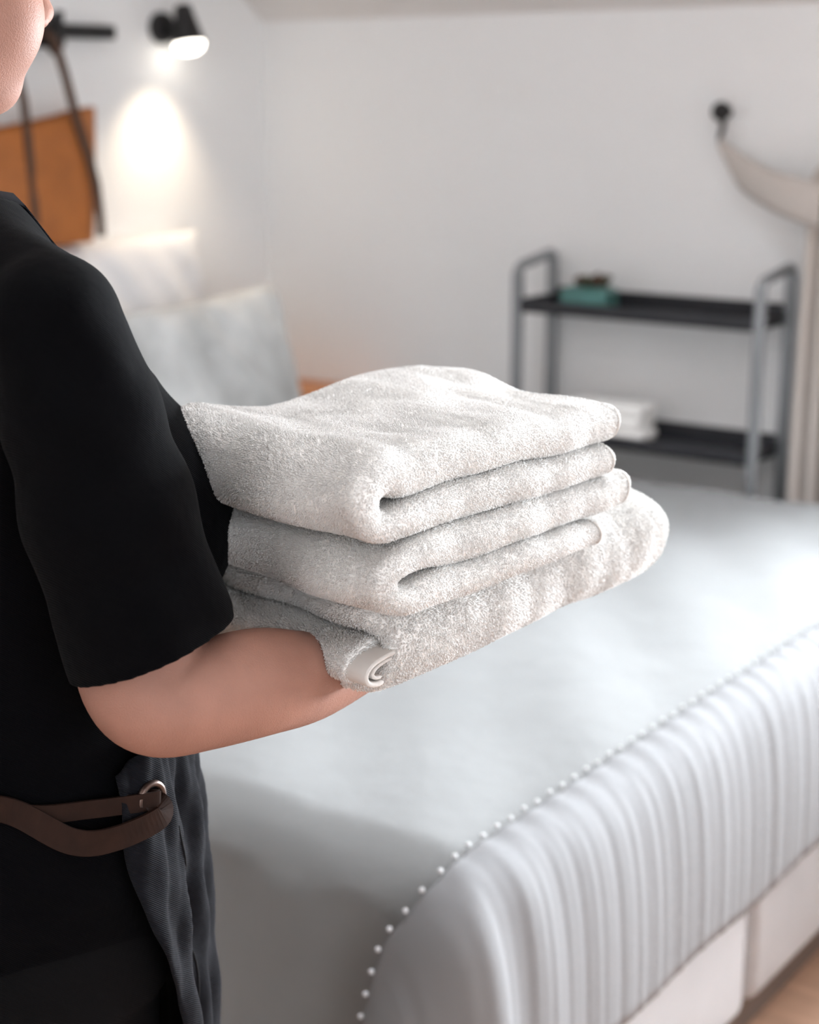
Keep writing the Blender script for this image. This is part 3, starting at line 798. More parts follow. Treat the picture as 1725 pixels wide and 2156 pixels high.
WT = 0.262
def hump_top(s, q):
    return (0.012 * gauss(s, 0.27, 0.10) * gauss(q, 0.20, 0.09) - 0.006 * gauss(s, 0.10, 0.07) * gauss(q, 0.13, 0.08) - 0.013 * gauss(s, 0.11, 0.09) * gauss(q, 0.27, 0.09)
            + 0.013 * gauss(s, 0.015, 0.07) * gauss(q, 0.245, 0.055) - 0.004 * gauss(s, 0.32, 0.05) * gauss(q, 0.09, 0.06) + 0.003 * gauss(s, 0.20, 0.05) * gauss(q, 0.02, 0.04))
def slope(fn, g):
    def w(s, q, z):
        s2, q2, z2 = fn(s, q, z)
        return s2, q2, z2 + g * np.clip(s, 0, 0.45)
    return w

def keep_pair(top_open, smax):
    def k(s, q, z, side):
        inner = (q > 0.026) & (q < WT - 0.02) & (s > 0.045) & (s < smax)
        if top_open: return ~(inner & ~((z > 0.06) & (side != 0)))
        return ~inner
    return k

O1 = (-0.0365, 1.168, 1.1825); O2 = (-0.0205, 1.185, 1.1200); O3 = (-0.016, 1.222, 1.0480)
L1, s1 = sweep(fold_top(), WT)
t1 = build_towel('folded_towel', O1, [(L1, s1, keep_pair(True, 0.285), slope(stack_warp(0, -0.16, 0, hump_top, 0.3), 0.022), 'folded_cloth')],
                 'white terry towel folded double on top of the stack', 1, 0.0019, 0.00065, 350000)
L2, s2 = sweep(fold_mid(), WT + 0.014)
t2 = build_towel('folded_towel', O2, [(L2, s2, keep_pair(False, 0.24), slope(stack_warp(0, -0.10, 0, None, 1.7), 0.036), 'folded_cloth')],
                 'white terry towel folded double in the middle of the stack', 2, 0.0018, 0.00065, 350000)

# ---- bottom bath towel: folded round its front edge (along s), layers run back along q; a hemmed inner fold shows at the near corner
W3, LQ = 0.405, 0.285
def swap(Lq):      # path was built in (q, z) with width s
    return np.stack([Lq[..., 1], Lq[..., 0], Lq[..., 2]], -1)
path3 = [(LQ, 0.0600, 0.022), (0.20, 0.0600, 0.022), (0.12, 0.0605, 0.022), (0.06, 0.0605, 0.022), (0.030, 0.0575, 0.021), (0.0135, 0.0470, 0.020), (0.0105, 0.0350, 0.020),
         (0.0145, 0.0215, 0.020), (0.030, 0.0115, 0.020), (0.06, 0.0095, 0.019), (0.12, 0.0095, 0.019), (0.20, 0.0095, 0.019), (LQ - 0.01, 0.0095, 0.019)]
L3, s3 = sweep(path3, W3); L3 = swap(L3)
_w3 = slope(stack_warp(0, 0.14, 0, None, 3.1), 0.050)
def warp3(s, q, z): return _w3(s, q, z * 1.03)
def droop3(s, q, z):
    s2_, q2_, z2_ = warp3(s, q, z)
    s2_ = s2_ + 0.010 * np.exp(-(q / 0.035) ** 2) * np.clip(1 - s / 0.06, 0, 1)
    r = np.clip((s - 0.34) / 0.065, 0, 1)
    return s2_, q2_ + 0.02 * r * r, z2_ - 0.012 * r * r * (z / 0.07)
def keep3(s, q, z, side):
    inner = (q > 0.05) & (q < LQ - 0.02) & (s > 0.03) & (s < 0.30)
    under = (z < 0.02) & (q > 0.07) & (s > 0.05)
    return ~(inner | under)
# inner fold: thin cloth doubled round the left face (axis q), cloth edge with a bare woven hem towards the viewer
pin = [(0.10, 0.0425, 0.013), (0.045, 0.0410, 0.013), (0.016, 0.0390, 0.012), (-0.002, 0.0345, 0.0105), (-0.0075, 0.0275, 0.0100), (-0.003, 0.0205, 0.0100), (0.016, 0.0195, 0.012), (0.045, 0.022, 0.012), (0.10, 0.024, 0.012)]
pin = [(a_ - 0.007, b_ - 0.001, c_) for a_, b_, c_ in pin]
Li, si = sweep(pin, 0.247, q0=0.025)
def keepi(s, q, z, side): return s < 0.06
ph_ = [(0.050, 0.0395, 0.0040), (0.028, 0.0390, 0.0040), (0.012, 0.0370, 0.0040), (0.0005, 0.0330, 0.0040), (-0.0035, 0.0270, 0.0040), (-0.0005, 0.0205, 0.0040), (0.008, 0.0178, 0.0040), (0.017, 0.0188, 0.0040)]
ph_ = [(a_ - 0.013, b_ - 0.002, c_) for a_, b_, c_ in ph_]
Lh, sh_ = sweep(ph_, 0.040, q0=0.004)
ph2 = [(0.042, 0.0348, 0.0030), (0.026, 0.0344, 0.0030), (0.014, 0.0328, 0.0030), (0.0065, 0.0295, 0.0030), (0.0045, 0.0255, 0.0030), (0.0085, 0.0225, 0.0030), (0.016, 0.0225, 0.0030)]
ph2 = [(a_ - 0.013, b_ - 0.002, c_) for a_, b_, c_ in ph2]
Lh2, sh2 = sweep(ph2, 0.034, q0=0.0055)
t3 = build_towel('bath_towel', O3, [(L3, s3, keep3, droop3, 'folded_cloth'), (Li, si, keepi, warp3, 'inner_fold'), (Lh, sh_, None, warp3, 'hem'), (Lh2, sh2, None, warp3, 'hem')],
                 'larger white terry bath towel at the bottom of the stack', 3, 0.0027, 0.00071, 292000)

# thin overlocked edge on the flap ends of the two upper towels
def selvedge(root, L, O, warp, rows):
    base = np.array(root.location)
    P = to_view(L, O, warp); n = P.shape[1]; nq = (n - 18) // 2
    for i in rows:
        idx = list(range(nq + 9 + nq - 4, n)) + list(range(0, 6))
        path = P[i][idx]; c = P[i].mean(0)
        path = path + (path - c) / np.linalg.norm(path - c, axis=1)[:, None] * 0.0015
        tube('selvedge', V2R(path) - base, 0.0011, M['hem'], root, 6)
selvedge(t1, L1, O1, slope(stack_warp(0, -0.16, 0, hump_top, 0.3), 0.022), [4, L1.shape[0] - 5])
selvedge(t2, L2, O2, slope(stack_warp(0, -0.10, 0, None, 1.7), 0.036), [4, L2.shape[0] - 5])

# ------------------------------------------------------------------ the person
class Field:
    """signed distance on a grid, joined smoothly and turned into one continuous surface"""
    def __init__(s, lo, hi, h):
        s.lo = np.array(lo, float); s.h = h
        s.n = np.ceil((np.array(hi) - s.lo) / h).astype(int)
        s.d = np.full(tuple(s.n), 1.0, dtype=np.float32)
    def win(s, lo, hi):
        a = np.clip(np.floor((np.array(lo) - s.lo) / s.h).astype(int), 0, s.n - 1)
        b = np.clip(np.ceil((np.array(hi) - s.lo) / s.h).astype(int), a + 1, s.n)
        ax = [(s.lo[k] + s.h * np.arange(a[k], b[k])).astype(np.float32) for k in range(3)]
        X, Y, Z = ax[0][:, None, None], ax[1][None, :, None], ax[2][None, None, :]
        return tuple(slice(a[k], b[k]) for k in range(3)), X, Y, Z
    def add(s, fn, lo, hi, k=0.01):
        pad = k + 0.02
        sl, X, Y, Z = s.win(np.array(lo) - pad, np.array(hi) + pad)
        b = fn(X, Y, Z); a = s.d[sl]
        t = np.clip(0.5 + 0.5 * (a - b) / k, 0, 1)
        s.d[sl] = (a * (1 - t) + b * t - k * t * (1 - t)).astype(np.float32)
    def sub(s, fn, lo, hi, k=0.005):
        pad = k + 0.01
        sl, X, Y, Z = s.win(np.array(lo) - pad, np.array(hi) + pad)
        b = -fn(X, Y, Z); a = s.d[sl]
        t = np.clip(0.5 - 0.5 * (a - b) / k, 0, 1)
        s.d[sl] = (a * (1 - t) + b * t + k * t * (1 - t)).astype(np.float32)
    def cone(s, a, b, r1, r2, k=0.01):
        a, b = np.array(a, float), np.array(b, float); r = max(r1, r2)
        s.add(f_cone(a, b, r1, r2), np.minimum(a, b) - r, np.maximum(a, b) + r, k)
    def chain(s, pts, rs, k=0.01):
        for i in range(len(pts) - 1): s.cone(pts[i], pts[i + 1], rs[i], rs[i + 1], k)
    def limb(s, pts, rs, k=0.01, n=7):
        """smooth tapering limb through pts with radii rs, joined to the rest with blend k"""
        D = np.column_stack([np.array(pts), rs]); D = np.vstack([2 * D[0] - D[1], D, 2 * D[-1] - D[-2]]); out = []
        for i in range(1, len(D) - 2):
            for t in np.linspace(0, 1, n, endpoint=False):
                a, b, c, d = D[i - 1], D[i], D[i + 1], D[i + 2]
                out.append(0.5 * ((2 * b) + (-a + c) * t + (2 * a - 5 * b + 4 * c - d) * t ** 2 + (-a + 3 * b - 3 * c + d) * t ** 3))
        out.append(D[-2]); out = np.array(out)
        fs = [f_cone(out[i, :3], out[i + 1, :3], out[i, 3], out[i + 1, 3]) for i in range(len(out) - 1)]
        def f(X, Y, Z):
            d = fs[0](X, Y, Z)
            for g in fs[1:]: d = np.minimum(d, g(X, Y, Z))
            return d
        m = out[:, 3].max()
        s.add(f, out[:, :3].min(0) - m, out[:, :3].max(0) + m, k)
    def mesh(s, iso=0.0):
        g = vdb.FloatGrid(background=0.06)
        g.copyFromArray(np.ascontiguousarray(np.clip(s.d, -0.06, 0.06)))
        pts, quads = g.convertToQuads(isovalue=iso)
        return pts.astype(np.float64) * s.h + s.lo, quads.astype(np.int64)

def f_cone(a, b, r1, r2):
    ba = b - a; l2 = float(ba.dot(ba)) + 1e-12
    def f(X, Y, Z):
        px, py, pz = X - a[0], Y - a[1], Z - a[2]
        t = np.clip((px * ba[0] + py * ba[1] + pz * ba[2]) / l2, 0, 1)
        return np.sqrt((px - t * ba[0]) ** 2 + (py - t * ba[1]) ** 2 + (pz - t * ba[2]) ** 2) - (r1 + (r2 - r1) * t)
    return f

def f_ell(c, r, right, front):
    """ellipsoid, radii r along (right, front, up)"""
    c = np.array(c, float)
    def f(X, Y, Z):
        px, py, pz = X - c[0], Y - c[1], Z - c[2]
        a = (px * right[0] + py * right[1]) / r[0]; b = (px * front[0] + py * front[1]) / r[1]; e = pz / r[2]
        k0 = np.sqrt(a * a + b * b + e * e); k1 = np.sqrt((a / r[0]) ** 2 + (b / r[1]) ** 2 + (e / r[2]) ** 2) + 1e-6
        return k0 * (k0 - 1) / k1
    return f

PHI = math.radians(58.0)
FR = np.array([math.sin(PHI), math.cos(PHI)]); RT = np.array([math.cos(PHI), -math.sin(PHI)])
P0 = np.array([-0.362, 1.366])                    # body axis on the ground, view frame
def B(r, f_, z): return np.array([P0[0] + RT[0] * r + FR[0] * f_, P0[1] + RT[1] * r + FR[1] * f_, z])

TORSO = np.array([  # z, half width, half depth, forward offset
    (0.78, 0.185, 0.150, 0.000), (0.88, 0.188, 0.150, 0.000), (0.96, 0.176, 0.140, 0.005), (1.04, 0.162, 0.128, 0.008), (1.12, 0.164, 0.132, 0.012),
    (1.20, 0.170, 0.138, 0.014), (1.28, 0.172, 0.130, 0.008), (1.34, 0.160, 0.108, -0.006), (1.39, 0.120, 0.082, -0.02), (1.43, 0.070, 0.062, -0.025)])
def torso_r(z, k): return np.interp(z, TORSO[:, 0], TORSO[:, k])
def f_torso(inset, z0, z1):
    def f(X, Y, Z):
        px, py = X - P0[0], Y - P0[1]
        a = torso_r(Z, 1) - inset; b = torso_r(Z, 2) - inset; o = torso_r(Z, 3)
        u = px * RT[0] + py * RT[1]; v = px * FR[0] + py * FR[1] - o
        d = (np.sqrt((u / a) ** 2 + (v / b) ** 2) - 1) * np.minimum(a, b)
        return np.maximum(d, np.maximum(z0 - Z, Z - z1))
    return f
TLO, THI = np.array([P0[0] - 0.26, P0[1] - 0.26, 0.7]), np.array([P0[0] + 0.26, P0[1] + 0.26, 1.45])

# joints, view frame
SR = at(112, 690, 1.205); SL = B(-0.165, -0.01, 1.365)
ER = np.array([-0.183, 1.188, 1.058]); EL = B(-0.215, 0.10, 1.075)
WR = np.array([-0.040, 1.372, 1.026]); WL = np.array([-0.150, 1.560, 1.045])

def zb(x, y):     # underside of the towel stack
    dx, dy = x - O3[0], y - O3[1]
    s = dx * WV[0] + dy * WV[1]
    return O3[2] + 0.062 * np.clip(s, 0, 0.45)

body = Field((-0.68, 1.02, 0.74), (0.16, 1.86, 1.80), 0.0034)
body.add(f_torso(0.020, 0.85, 1.42), TLO, THI, 0.01)
# head
HPHI = math.radians(52.0)
HF = np.array([math.sin(HPHI), math.cos(HPHI)]); HR = np.array([math.cos(HPHI), -math.sin(HPHI)])
HC = np.array([-0.394, 1.372, 1.598])
def Hd(r, f_, z): return np.array([HC[0] + HR[0] * r + HF[0] * f_, HC[1] + HR[1] * r + HF[1] * f_, HC[2] + z])
def head_ell(c, r, k):
    cc_ = Hd(*c); body.add(f_ell(cc_, r, HR, HF), cc_ - max(r), cc_ + max(r), k)
head_ell((0, -0.018, 0.032), (0.073, 0.092, 0.090), 0.01)
head_ell((0, 0.030, -0.018), (0.060, 0.062, 0.088), 0.03)
for s_ in (-1, 1):
    body.cone(Hd(s_ * 0.052, -0.002, -0.045), Hd(s_ * 0.020, 0.052, -0.078), 0.022, 0.018, 0.03)
    head_ell((s_ * 0.038, 0.056, -0.026), (0.031, 0.036, 0.044), 0.02)
    head_ell((s_ * 0.076, -0.008, 0.000), (0.008, 0.019, 0.032), 0.006)
    body.cone(Hd(s_ * 0.074, -0.004, -0.020), Hd(s_ * 0.078, -0.018, 0.022), 0.007, 0.009, 0.006)
    ce = Hd(s_ * 0.031, 0.098, 0.018); body.sub(f_ell(ce, (0.017, 0.014, 0.012), HR, HF), ce - 0.02, ce + 0.02, 0.012)
    head_ell((s_ * 0.030, 0.074, 0.017), (0.013, 0.013, 0.012), 0.006)
    head_ell((s_ * 0.012, 0.099, -0.028), (0.009, 0.011, 0.008), 0.006)
    body.cone(Hd(s_ * 0.012, 0.086, 0.036), Hd(s_ * 0.045, 0.072, 0.037), 0.006, 0.004, 0.02)
head_ell((0, 0.064, -0.080), (0.020, 0.015, 0.015), 0.02)
body.cone(Hd(0, 0.088, 0.022), Hd(0, 0.111, -0.020), 0.008, 0.0105, 0.012)
body.cone(Hd(-0.018, 0.080, -0.0490), Hd(0.018, 0.080, -0.0490), 0.007, 0.007, 0.010)
body.cone(Hd(-0.015, 0.077, -0.0600), Hd(0.015, 0.077, -0.0600), 0.008, 0.008, 0.010)
body.cone(Hd(0, -0.030, -0.06), np.append(P0, 1.40) + np.array([-FR[0] * 0.02, -FR[1] * 0.02, 0]), 0.046, 0.052, 0.03)
# arms
def arm(pts, rs, hand_dir, thumb_side):
    W = np.array(pts[-1])
    body.limb(pts, rs, 0.012)
    # palm up under the towels: palm, four fingers, thumb from the side of the palm
    h = np.array([hand_dir[0], hand_dir[1]]); h /= np.linalg.norm(h); side = np.array([h[1], -h[0]]) * thumb_side
    def pt(f_, sd, under):
        x, y = W[0] + h[0] * f_ + side[0] * sd, W[1] + h[1] * f_ + side[1] * sd
        return np.array([x, y, zb(x, y) - under])
    body.chain([W, pt(0.035, 0, 0.020)], [0.0265, 0.018], 0.015)
    for sd in (-0.028, -0.010, 0.010, 0.028):
        body.cone(pt(0.022, sd * 0.6, 0.020), pt(0.088, sd, 0.016), 0.016, 0.0125, 0.012)
    for i, (sd, ln) in enumerate(((0.030, 0.068), (0.011, 0.078), (-0.009, 0.073), (-0.028, 0.056))):
        a, b = pt(0.086, sd, 0.0135), pt(0.086 + ln * 0.45, sd * 1.15, 0.0125)
        c_, e_ = pt(0.086 + ln * 0.75, sd * 1.2, 0.0115), pt(0.086 + ln, sd * 1.2, 0.0095)
        body.chain([a, b, c_, e_], [0.0098, 0.0090, 0.0083, 0.0070], 0.004)
    body.chain([pt(0.030, 0.022, 0.020), pt(0.052, 0.048, 0.018), pt(0.080, 0.062, 0.015), pt(0.102, 0.066, 0.0125)], [0.017, 0.0125, 0.0105, 0.0085], 0.005)
arm([SR, at(180, 960, 1.20), at(240, 1190, 1.195), at(276, 1310, 1.192), at(300, 1425, 1.185), at(338, 1474, 1.178), at(430, 1462, 1.195), at(545, 1436, 1.228), at(645, 1424, 1.285), at(752, 1385, 1.345), at(812, 1362, 1.385)],
    [0.042, 0.042, 0.045, 0.047, 0.0478, 0.0430, 0.0425, 0.0425, 0.0375, 0.0305, 0.0265], (0.36, 0.93), 1)
arm([SL, SL * 0.5 + EL * 0.5, EL, EL * 0.65 + WL * 0.35, EL * 0.3 + WL * 0.7, WL], [0.046, 0.048, 0.044, 0.044, 0.036, 0.0275], (0.95, 0.30), -1)
bvv, bff = body.mesh()
PB = V2R(np.array([P0[0], P0[1], 0.0]))
person = link('person', np_mesh('person', V2R(bvv) - PB, bff[:, ::-1]), M['skin'], loc=PB)
tag(person, 'person in black shirt and charcoal apron carrying the stack of towels', 'person')
del body

# ---- shirt
shirt = Field((-0.68, 1.00, 0.76), (0.10, 1.78, 1.50), 0.0038)
shirt.add(f_torso(0.0, 0.815, 1.425), TLO, THI, 0.01)
for s_ in (-1, 1):
    cb = B(s_ * 0.070, 0.120, 1.165); shirt.add(f_ell(cb, (0.080, 0.072, 0.088), RT, FR), cb - 0.11, cb + 0.11, 0.05)
cb = B(0.108, 0.078, 1.160); shirt.add(f_ell(cb, (0.070, 0.078, 0.094), RT, FR), cb - 0.11, cb + 0.11, 0.03)
# shoulders
shirt.cone(B(0.065, -0.018, 1.376), SR + np.array([-0.005, 0.01, 0.006]), 0.050, 0.046, 0.03)
shirt.cone(B(-0.05, -0.022, 1.372), SL, 0.046, 0.056, 0.03)
# right sleeve (cut by its hem plane)
SLV = [SR, at(168, 870, 1.197), at(230, 1085, 1.192), at(304, 1300, 1.19), at(330, 1480, 1.185)]
SLR = [0.0500, 0.0545, 0.0605, 0.0595, 0.0580]
hem_p = at(302, 1366, 1.19); hem_n = np.array([0.34, 0.02, -0.94]); hem_n /= np.linalg.norm(hem_n)
def sleeve_fn(pts, rs, hp, hn):
    fs = [f_cone(np.array(pts[i]), np.array(pts[i + 1]), rs[i], rs[i + 1]) for i in range(len(pts) - 1)]
    def f(X, Y, Z):
        d = fs[0](X, Y, Z)
        for g in fs[1:]:
            e = g(X, Y, Z); t = np.clip(0.5 + 0.5 * (d - e) / 0.015, 0, 1); d = d * (1 - t) + e * t - 0.015 * t * (1 - t)
        # soft drape folds running down the sleeve
        d = d + 0.0011 * np.sin(X * 95 + Z * 30 + 1.0) * np.sin(Z * 16 + Y * 40) + 0.0010 * np.sin(Z * 60 + X * 60 + Y * 70) * np.sin(Z * 14 + X * 20 + 0.5) + 0.0005 * np.sin(X * 130 - Z * 75)
        return d
    return f
lo = np.min(SLV, 0) - 0.08; hi = np.max(SLV, 0) + 0.08
shirt.add(sleeve_fn(SLV, SLR, hem_p, hem_n), lo, hi, 0.008)
SLL = [SL, SL * 0.5 + EL * 0.5, SL * 0.1 + EL * 0.9]; hemL_p = SL * 0.22 + EL * 0.78; hemL_n = (EL - SL) / np.linalg.norm(EL - SL)
shirt.add(sleeve_fn(SLL, [0.058, 0.060, 0.063], hemL_p, hemL_n), np.min(SLL, 0) - 0.08, np.max(SLL, 0) + 0.08, 0.012)
svv, sff = shirt.mesh()
def cut_hem(bm, hp, hn, axis_pts, rad):
    """trim the sleeve tube clean along its hem plane, leaving the rest of the shirt alone"""
    A = np.array(axis_pts)
    def near(c):
        for i in range(len(A) - 1):
            ba = A[i + 1] - A[i]; t_ = min(1.0, max(0.0, float((c - A[i]) @ ba / (ba @ ba))))
            if np.linalg.norm(c - A[i] - t_ * ba) < rad: return True
        return np.linalg.norm(c - A[-1]) < rad
    sel = []
    for f in bm.faces:
        c = np.array(f.calc_center_median())
        if (c - hp) @ hn > -0.012 and abs(c - hp).max() < 0.25 and near(c): sel.append(f)
    ge = set(sel)
    for f in sel: ge.update(f.edges); ge.update(f.verts)
    r = bmesh.ops.bisect_plane(bm, geom=list(ge), dist=1e-5, plane_co=Vector(hp), plane_no=Vector(hn), clear_outer=True)
bm = bmesh.new()
_v = [bm.verts.new(p_) for p_ in svv.tolist()]
for f_ in sff[:, ::-1].tolist(): bm.faces.new([_v[i] for i in f_])
cut_hem(bm, hem_p, hem_n, [at(290, 1240, 1.19)] + SLV[3:], 0.0665)
cut_hem(bm, hemL_p, hemL_n, SLL[1:], 0.070)
dl = [f for f in bm.faces if f.calc_center_median().z < 0.8155 + 0.002 and abs(f.normal.z) > 0.0]
bmesh.ops.delete(bm, geom=dl, context='FACES')
for v in bm.verts:
    v.co = Vector(V2R(np.array(v.co)) - PB)
shirt_me = bm_mesh('shirt', bm, True)
shirt_o = link('shirt', shirt_me, M['shirt'], person)
shirt_o['label'] = 'black short-sleeved twill shirt'
sm = shirt_o.modifiers.new('relax', 'SMOOTH'); sm.factor = 0.5; sm.iterations = 3
solidify(shirt_o, 0.0025)
del shirt

from mathutils.bvhtree import BVHTree
svr = V2R(svv); sbvh = BVHTree.FromPolygons([tuple(v) for v in svr], [tuple(f) for f in sff[:, ::-1].tolist()])
CAMV = Vector((0, 0, CAM_Z))
def on_shirt(px, py, lift=0.0):
    p_ = V2R(at(px, py, 1.0)); d = (Vector(p_) - CAMV).normalized()
    h, nrm, _, _ = sbvh.ray_cast(CAMV, d)
    if h is None: return None, None
    return np.array(h) + np.array(nrm) * lift * (1 if nrm.dot(d) < 0 else -1), np.array(nrm)
def seam(pxs, name='seam', r=0.0021):
    pts = []
    for i in range(len(pxs) - 1):
        for t_ in np.linspace(0, 1, 14, endpoint=False):
            h, _ = on_shirt(pxs[i][0] * (1 - t_) + pxs[i + 1][0] * t_, pxs[i][1] * (1 - t_) + pxs[i + 1][1] * t_)
            if h is not None: pts.append(h)
    if len(pts) > 3: tube(name, np.array(pts) - PB, r, M['seam'], shirt_o, 6)
seam([(2, 560), (60, 640), (130, 735)]); seam([(2, 850), (60, 785), (130, 738), (210, 722), (283, 708)])

# ---- trousers and shoes
tr = Field((-0.72, 1.00, 0.0), (0.06, 1.74, 0.92), 0.006)
tr.add(f_torso(0.006, 0.78, 0.90), TLO, THI, 0.01)
for s_ in (-1, 1):
    tr.chain([B(s_ * 0.085, 0.0, 0.80), B(s_ * 0.095, 0.012, 0.48), B(s_ * 0.098, -0.012, 0.10)], [0.098, 0.070, 0.058], 0.03)
tvv, tff = tr.mesh()
cut = tvv[tff].mean(1)[:, 2] > 0.062
tro = link('trousers', np_mesh('trousers', V2R(tvv) - PB, tff[cut][:, ::-1]), M['trousers'], person); solidify(tro, 0.003)
tro['label'] = 'black trousers'
del tr
for s_ in (-1, 1):
    shoe = Field((-0.75, 0.95, -0.02), (0.15, 1.75, 0.16), 0.005)
    shoe.chain([B(s_ * 0.098, -0.045, 0.040), B(s_ * 0.10, 0.06, 0.040), B(s_ * 0.108, 0.165, 0.032)], [0.040, 0.042, 0.032], 0.02)
    shoe.cone(B(s_ * 0.098, -0.02, 0.05), B(s_ * 0.098, -0.015, 0.11), 0.042, 0.040, 0.02)
    v_, f_ = shoe.mesh(); v_[:, 2] = np.maximum(v_[:, 2], 0.002)
    link('shoe', np_mesh('shoe', V2R(v_) - PB, f_[:, ::-1]), M['caster'], person)

# ---- hair, gathered at the back
hr = Field((-0.66, 1.15, 1.50), (-0.20, 1.60, 1.80), 0.004)
c_ = Hd(0, -0.020, 0.036); hr.add(f_ell(c_, (0.080, 0.100, 0.097), HR, HF), c_ - 0.11, c_ + 0.11, 0.01)
ca = Hd(0, 0.105, -0.030); hr.sub(f_ell(ca, (0.10, 0.085, 0.105), HR, HF), ca - 0.13, ca + 0.13, 0.012)
for s_ in (-1, 1):
    ca = Hd(s_ * 0.085, 0.0, -0.03); hr.sub(f_ell(ca, (0.03, 0.035, 0.055), HR, HF), ca - 0.07, ca + 0.07, 0.01)
c_ = Hd(0, -0.125, 0.055); hr.add(f_ell(c_, (0.040, 0.038, 0.038), HR, HF), c_ - 0.05, c_ + 0.05, 0.015)
v_, f_ = hr.mesh()
link('hair', np_mesh('hair', V2R(v_) - PB, f_[:, ::-1]), M['hair'], person)['label'] = 'brown hair gathered at the back'
del hr

# ---- apron: a denim sheet wrapped round the front and sides of the hips
def body_pt(th, z, lift):
    """point round the body, th degrees from the front towards the person's right"""
    a = torso_r(z, 1) + lift; b = torso_r(z, 2) + lift; o = torso_r(z, 3)
    t = math.radians(th)
    ca, sa = math.cos(t), math.sin(t)
    rr = 1.0 / math.sqrt((sa / a) ** 2 + (ca / b) ** 2)
    return B(rr * sa, rr * ca + o, z)
nz, nt = 70, 130
AV = np.zeros((nz, nt, 3))
for i in range(nz):
    zf = i / (nz - 1)
    for j in range(nt):
        u = j / (nt - 1)
        thR = 80 - 12 * min(1, zf * 2.2) + 3 * math.sin(zf * 9)          # right edge swings forward as it hangs
        th = thR + (-75 - thR) * u
        ztop = 0.975 + 0.10 * math.exp(-((th - 18) / 44.0) ** 2) - 0.012 * math.exp(-((th - 86) / 8) ** 2)
        z = ztop + (0.45 - ztop) * zf
        zz = max(z, 0.79)
        fold = 0.0055 * math.sin(th * 0.20 + zf * 2.2) + 0.005 * math.sin(th * 0.43 + 1.0 + zf) * min(1, zf * 3) + 0.0022 * math.sin(th * 0.9 - zf * 26) * math.exp(-zf * 2.5) + 0.0018 * math.sin(th * 0.55 + zf * 40)
        flare = 0.012 + 0.012 * zf + 0.010 * math.exp(-((th - thR) / 7) ** 2) * math.sin(min(1, zf * 3) * math.pi / 2)
        p_ = body_pt(th, zz, flare + fold)
        AV[i, j] = (p_[0], p_[1], z)
ap = link('apron', np_mesh('apron', V2R(AV.reshape(-1, 3)) - PB, grid_faces(nz, nt)), M['apron'], person)
ap['label'] = 'charcoal denim apron'
solidify(ap, 0.0022, 1)
# stitched line inside the right hem
st = [AV[i, 16] * 1.0 for i in range(12, nz)]
cen = np.array([P0[0], P0[1], 0])
st = [p_ + np.append((p_ - cen)[:2] / np.linalg.norm((p_ - cen)[:2]) * 0.0026, 0) for p_ in st]
tube('stitching', V2R(np.array(st)) - PB, 0.0009, M['seam'], ap, 6)
# grommet near the upper corner, leather ties drawn through it and round the back
gi, gj = 5, 7
gp = AV[gi, gj]; gn = np.append((gp - cen)[:2] / np.linalg.norm((gp - cen)[:2]), 0)
gp = gp + gn * 0.004
e1 = np.array([0, 0, 1.0]); e2 = np.cross(gn, e1)
ring = [gp + 0.0125 * (math.cos(a) * e1 + math.sin(a) * e2) for a in np.linspace(0, 2 * math.pi, 28, endpoint=False)]
tube('grommet', V2R(np.array(ring)) - PB, 0.0032, M['grommet'], ap, 8, closed=True)
def ribbon(name, pts, w, mat_, parent, t=0.0026, roll=None):
    P = np.asarray(pts, float); out = []
    Q = np.vstack([2 * P[0] - P[1], P, 2 * P[-1] - P[-2]])
    for i in range(1, len(Q) - 2):
        for t_ in np.linspace(0, 1, 10, endpoint=False):
            a, b, c, d = Q[i - 1], Q[i], Q[i + 1], Q[i + 2]
            out.append(0.5 * ((2 * b) + (-a + c) * t_ + (2 * a - 5 * b + 4 * c - d) * t_ ** 2 + (-a + 3 * b - 3 * c + d) * t_ ** 3))
    out.append(P[-1]); P = np.array(out); tan = np.gradient(P, axis=0); tan /= np.linalg.norm(tan, axis=1)[:, None]
    V_, F_ = [], []
    for i, p_ in enumerate(P):
        o_ = np.append((p_ - cen)[:2], 0); o_ /= np.linalg.norm(o_)
        if roll is not None:
            r_ = math.radians(np.interp(i / (len(P) - 1), *roll)); 
        else: r_ = 0
        sd = np.cross(tan[i], o_); sd /= np.linalg.norm(sd); o2 = np.cross(sd, tan[i])
        s3_ = sd * math.cos(r_) + o2 * math.sin(r_); o3_ = o2 * math.cos(r_) - sd * math.sin(r_)
        for so_, ss in ((-t / 2, -1), (t / 2, -1), (t / 2, 1), (-t / 2, 1)):
            V_.append(p_ + o3_ * so_ + s3_ * ss * w / 2)
    for i in range(len(P) - 1):
        for j in range(4): F_.append((i * 4 + j, i * 4 + (j + 1) % 4, (i + 1) * 4 + (j + 1) % 4, (i + 1) * 4 + j))
    F_.append((3, 2, 1, 0)); k = (len(P) - 1) * 4; F_.append((k, k + 1, k + 2, k + 3))
    return link(name, py_mesh(name, V2R(np.array(V_)) - PB, F_), mat_, parent)
gth = 77
tie_pts = [gp + gn * 0.002, gp + gn * 0.012 - e1 * 0.012, body_pt(gth + 6, gp[2] - 0.020, 0.020), body_pt(gth + 16, gp[2] - 0.016, 0.013), body_pt(gth + 30, gp[2] + 0.012, 0.010)]
tie_pts += [body_pt(gth + 30 + k * 16, gp[2] + 0.018 - 0.004 * math.sin(k), 0.008) for k in range(1, 12)]
ribbon('apron_tie', tie_pts, 0.021, M['strap_leather'], ap)
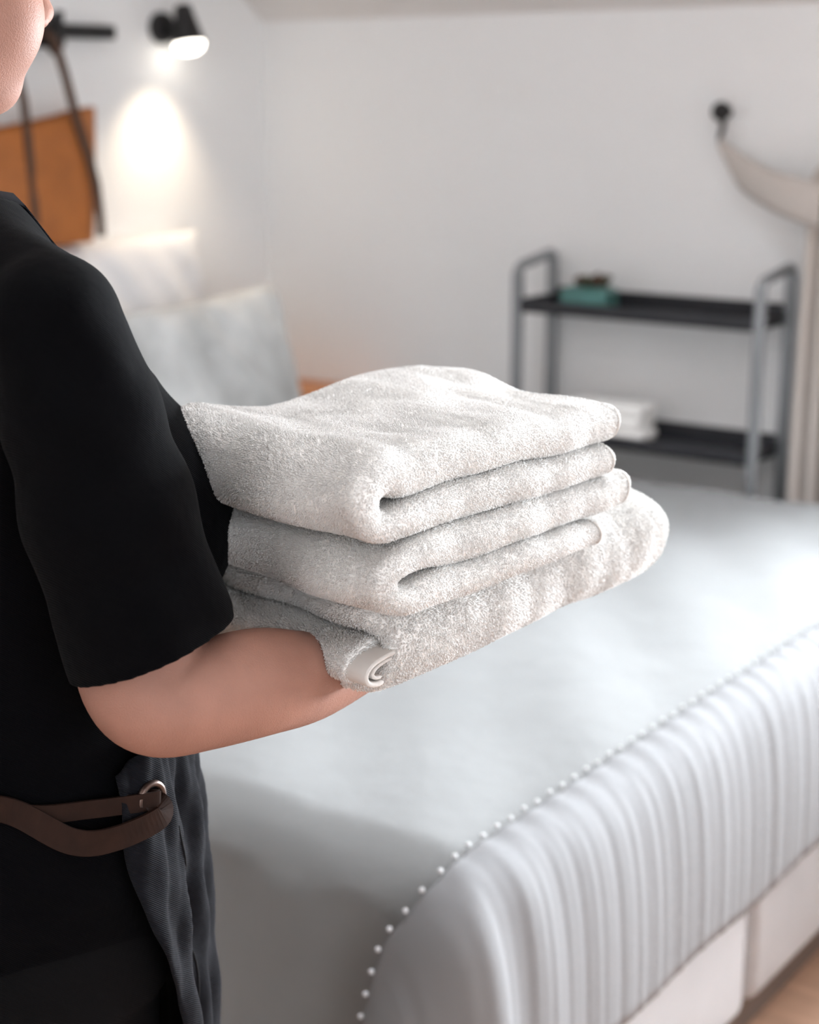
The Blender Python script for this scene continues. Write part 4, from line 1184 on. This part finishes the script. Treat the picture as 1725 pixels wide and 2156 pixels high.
ribbon('apron_tie', [gp - gn * 0.002, gp + gn * 0.006 - e2 * 0.0, body_pt(gth + 10, gp[2] + 0.004, 0.010), body_pt(gth + 26, gp[2] + 0.008, 0.008), body_pt(gth + 44, gp[2] + 0.022, 0.014), body_pt(gth + 60, gp[2] + 0.03, 0.006), body_pt(gth + 76, gp[2] + 0.03, 0.006)], 0.015, M['strap_leather'], ap)
# small leather tabs on the front pocket
for zf, th in ((0.42, 8), (0.55, 10)):
    i = int(zf * nz); j = int((78 - 16 - th) / 153 * nt) + 2
    p_ = AV[i, j]; nn_ = np.append((p_ - cen)[:2] / np.linalg.norm((p_ - cen)[:2]), 0)
    ribbon('pocket_tab', [p_ + nn_ * 0.005 + e1 * 0.014, p_ + nn_ * 0.007, p_ + nn_ * 0.005 - e1 * 0.014], 0.03, M['strap_leather'], ap)
# neck strap of the apron over the shoulder
nsp = []
for f_ in np.linspace(0.075, -0.085, 9):
    p_ = V2R(B(0.034 - 0.02 * max(0, -f_ / 0.085), f_, 1.75))
    h_, _, _, _ = sbvh.ray_cast(Vector(p_), Vector((0, 0, -1)))
    if h_ is not None:
        nsp.append(np.append(B(0.034 - 0.02 * max(0, -f_ / 0.085), f_, 0)[:2], h_.z + 0.004))
def flat_band(name, pts, w, side, mat_, parent, t_=0.0024):
    P = np.array(pts); V_, F_ = [], []
    for p_ in P:
        for dz, ss in ((0, -1), (t_, -1), (t_, 1), (0, 1)): V_.append(p_ + np.array([side[0] * ss * w / 2, side[1] * ss * w / 2, dz - 0.30 * w / 2 * ss]))
    for i in range(len(P) - 1):
        for j in range(4): F_.append((i * 4 + j, i * 4 + (j + 1) % 4, (i + 1) * 4 + (j + 1) % 4, (i + 1) * 4 + j))
    F_.append((3, 2, 1, 0)); k = (len(P) - 1) * 4; F_.append((k, k + 1, k + 2, k + 3))
    return link(name, py_mesh(name, V2R(np.array(V_)) - PB, F_, True), mat_, parent)
flat_band('neck_strap', nsp, 0.028, RT, M['apron'], ap)
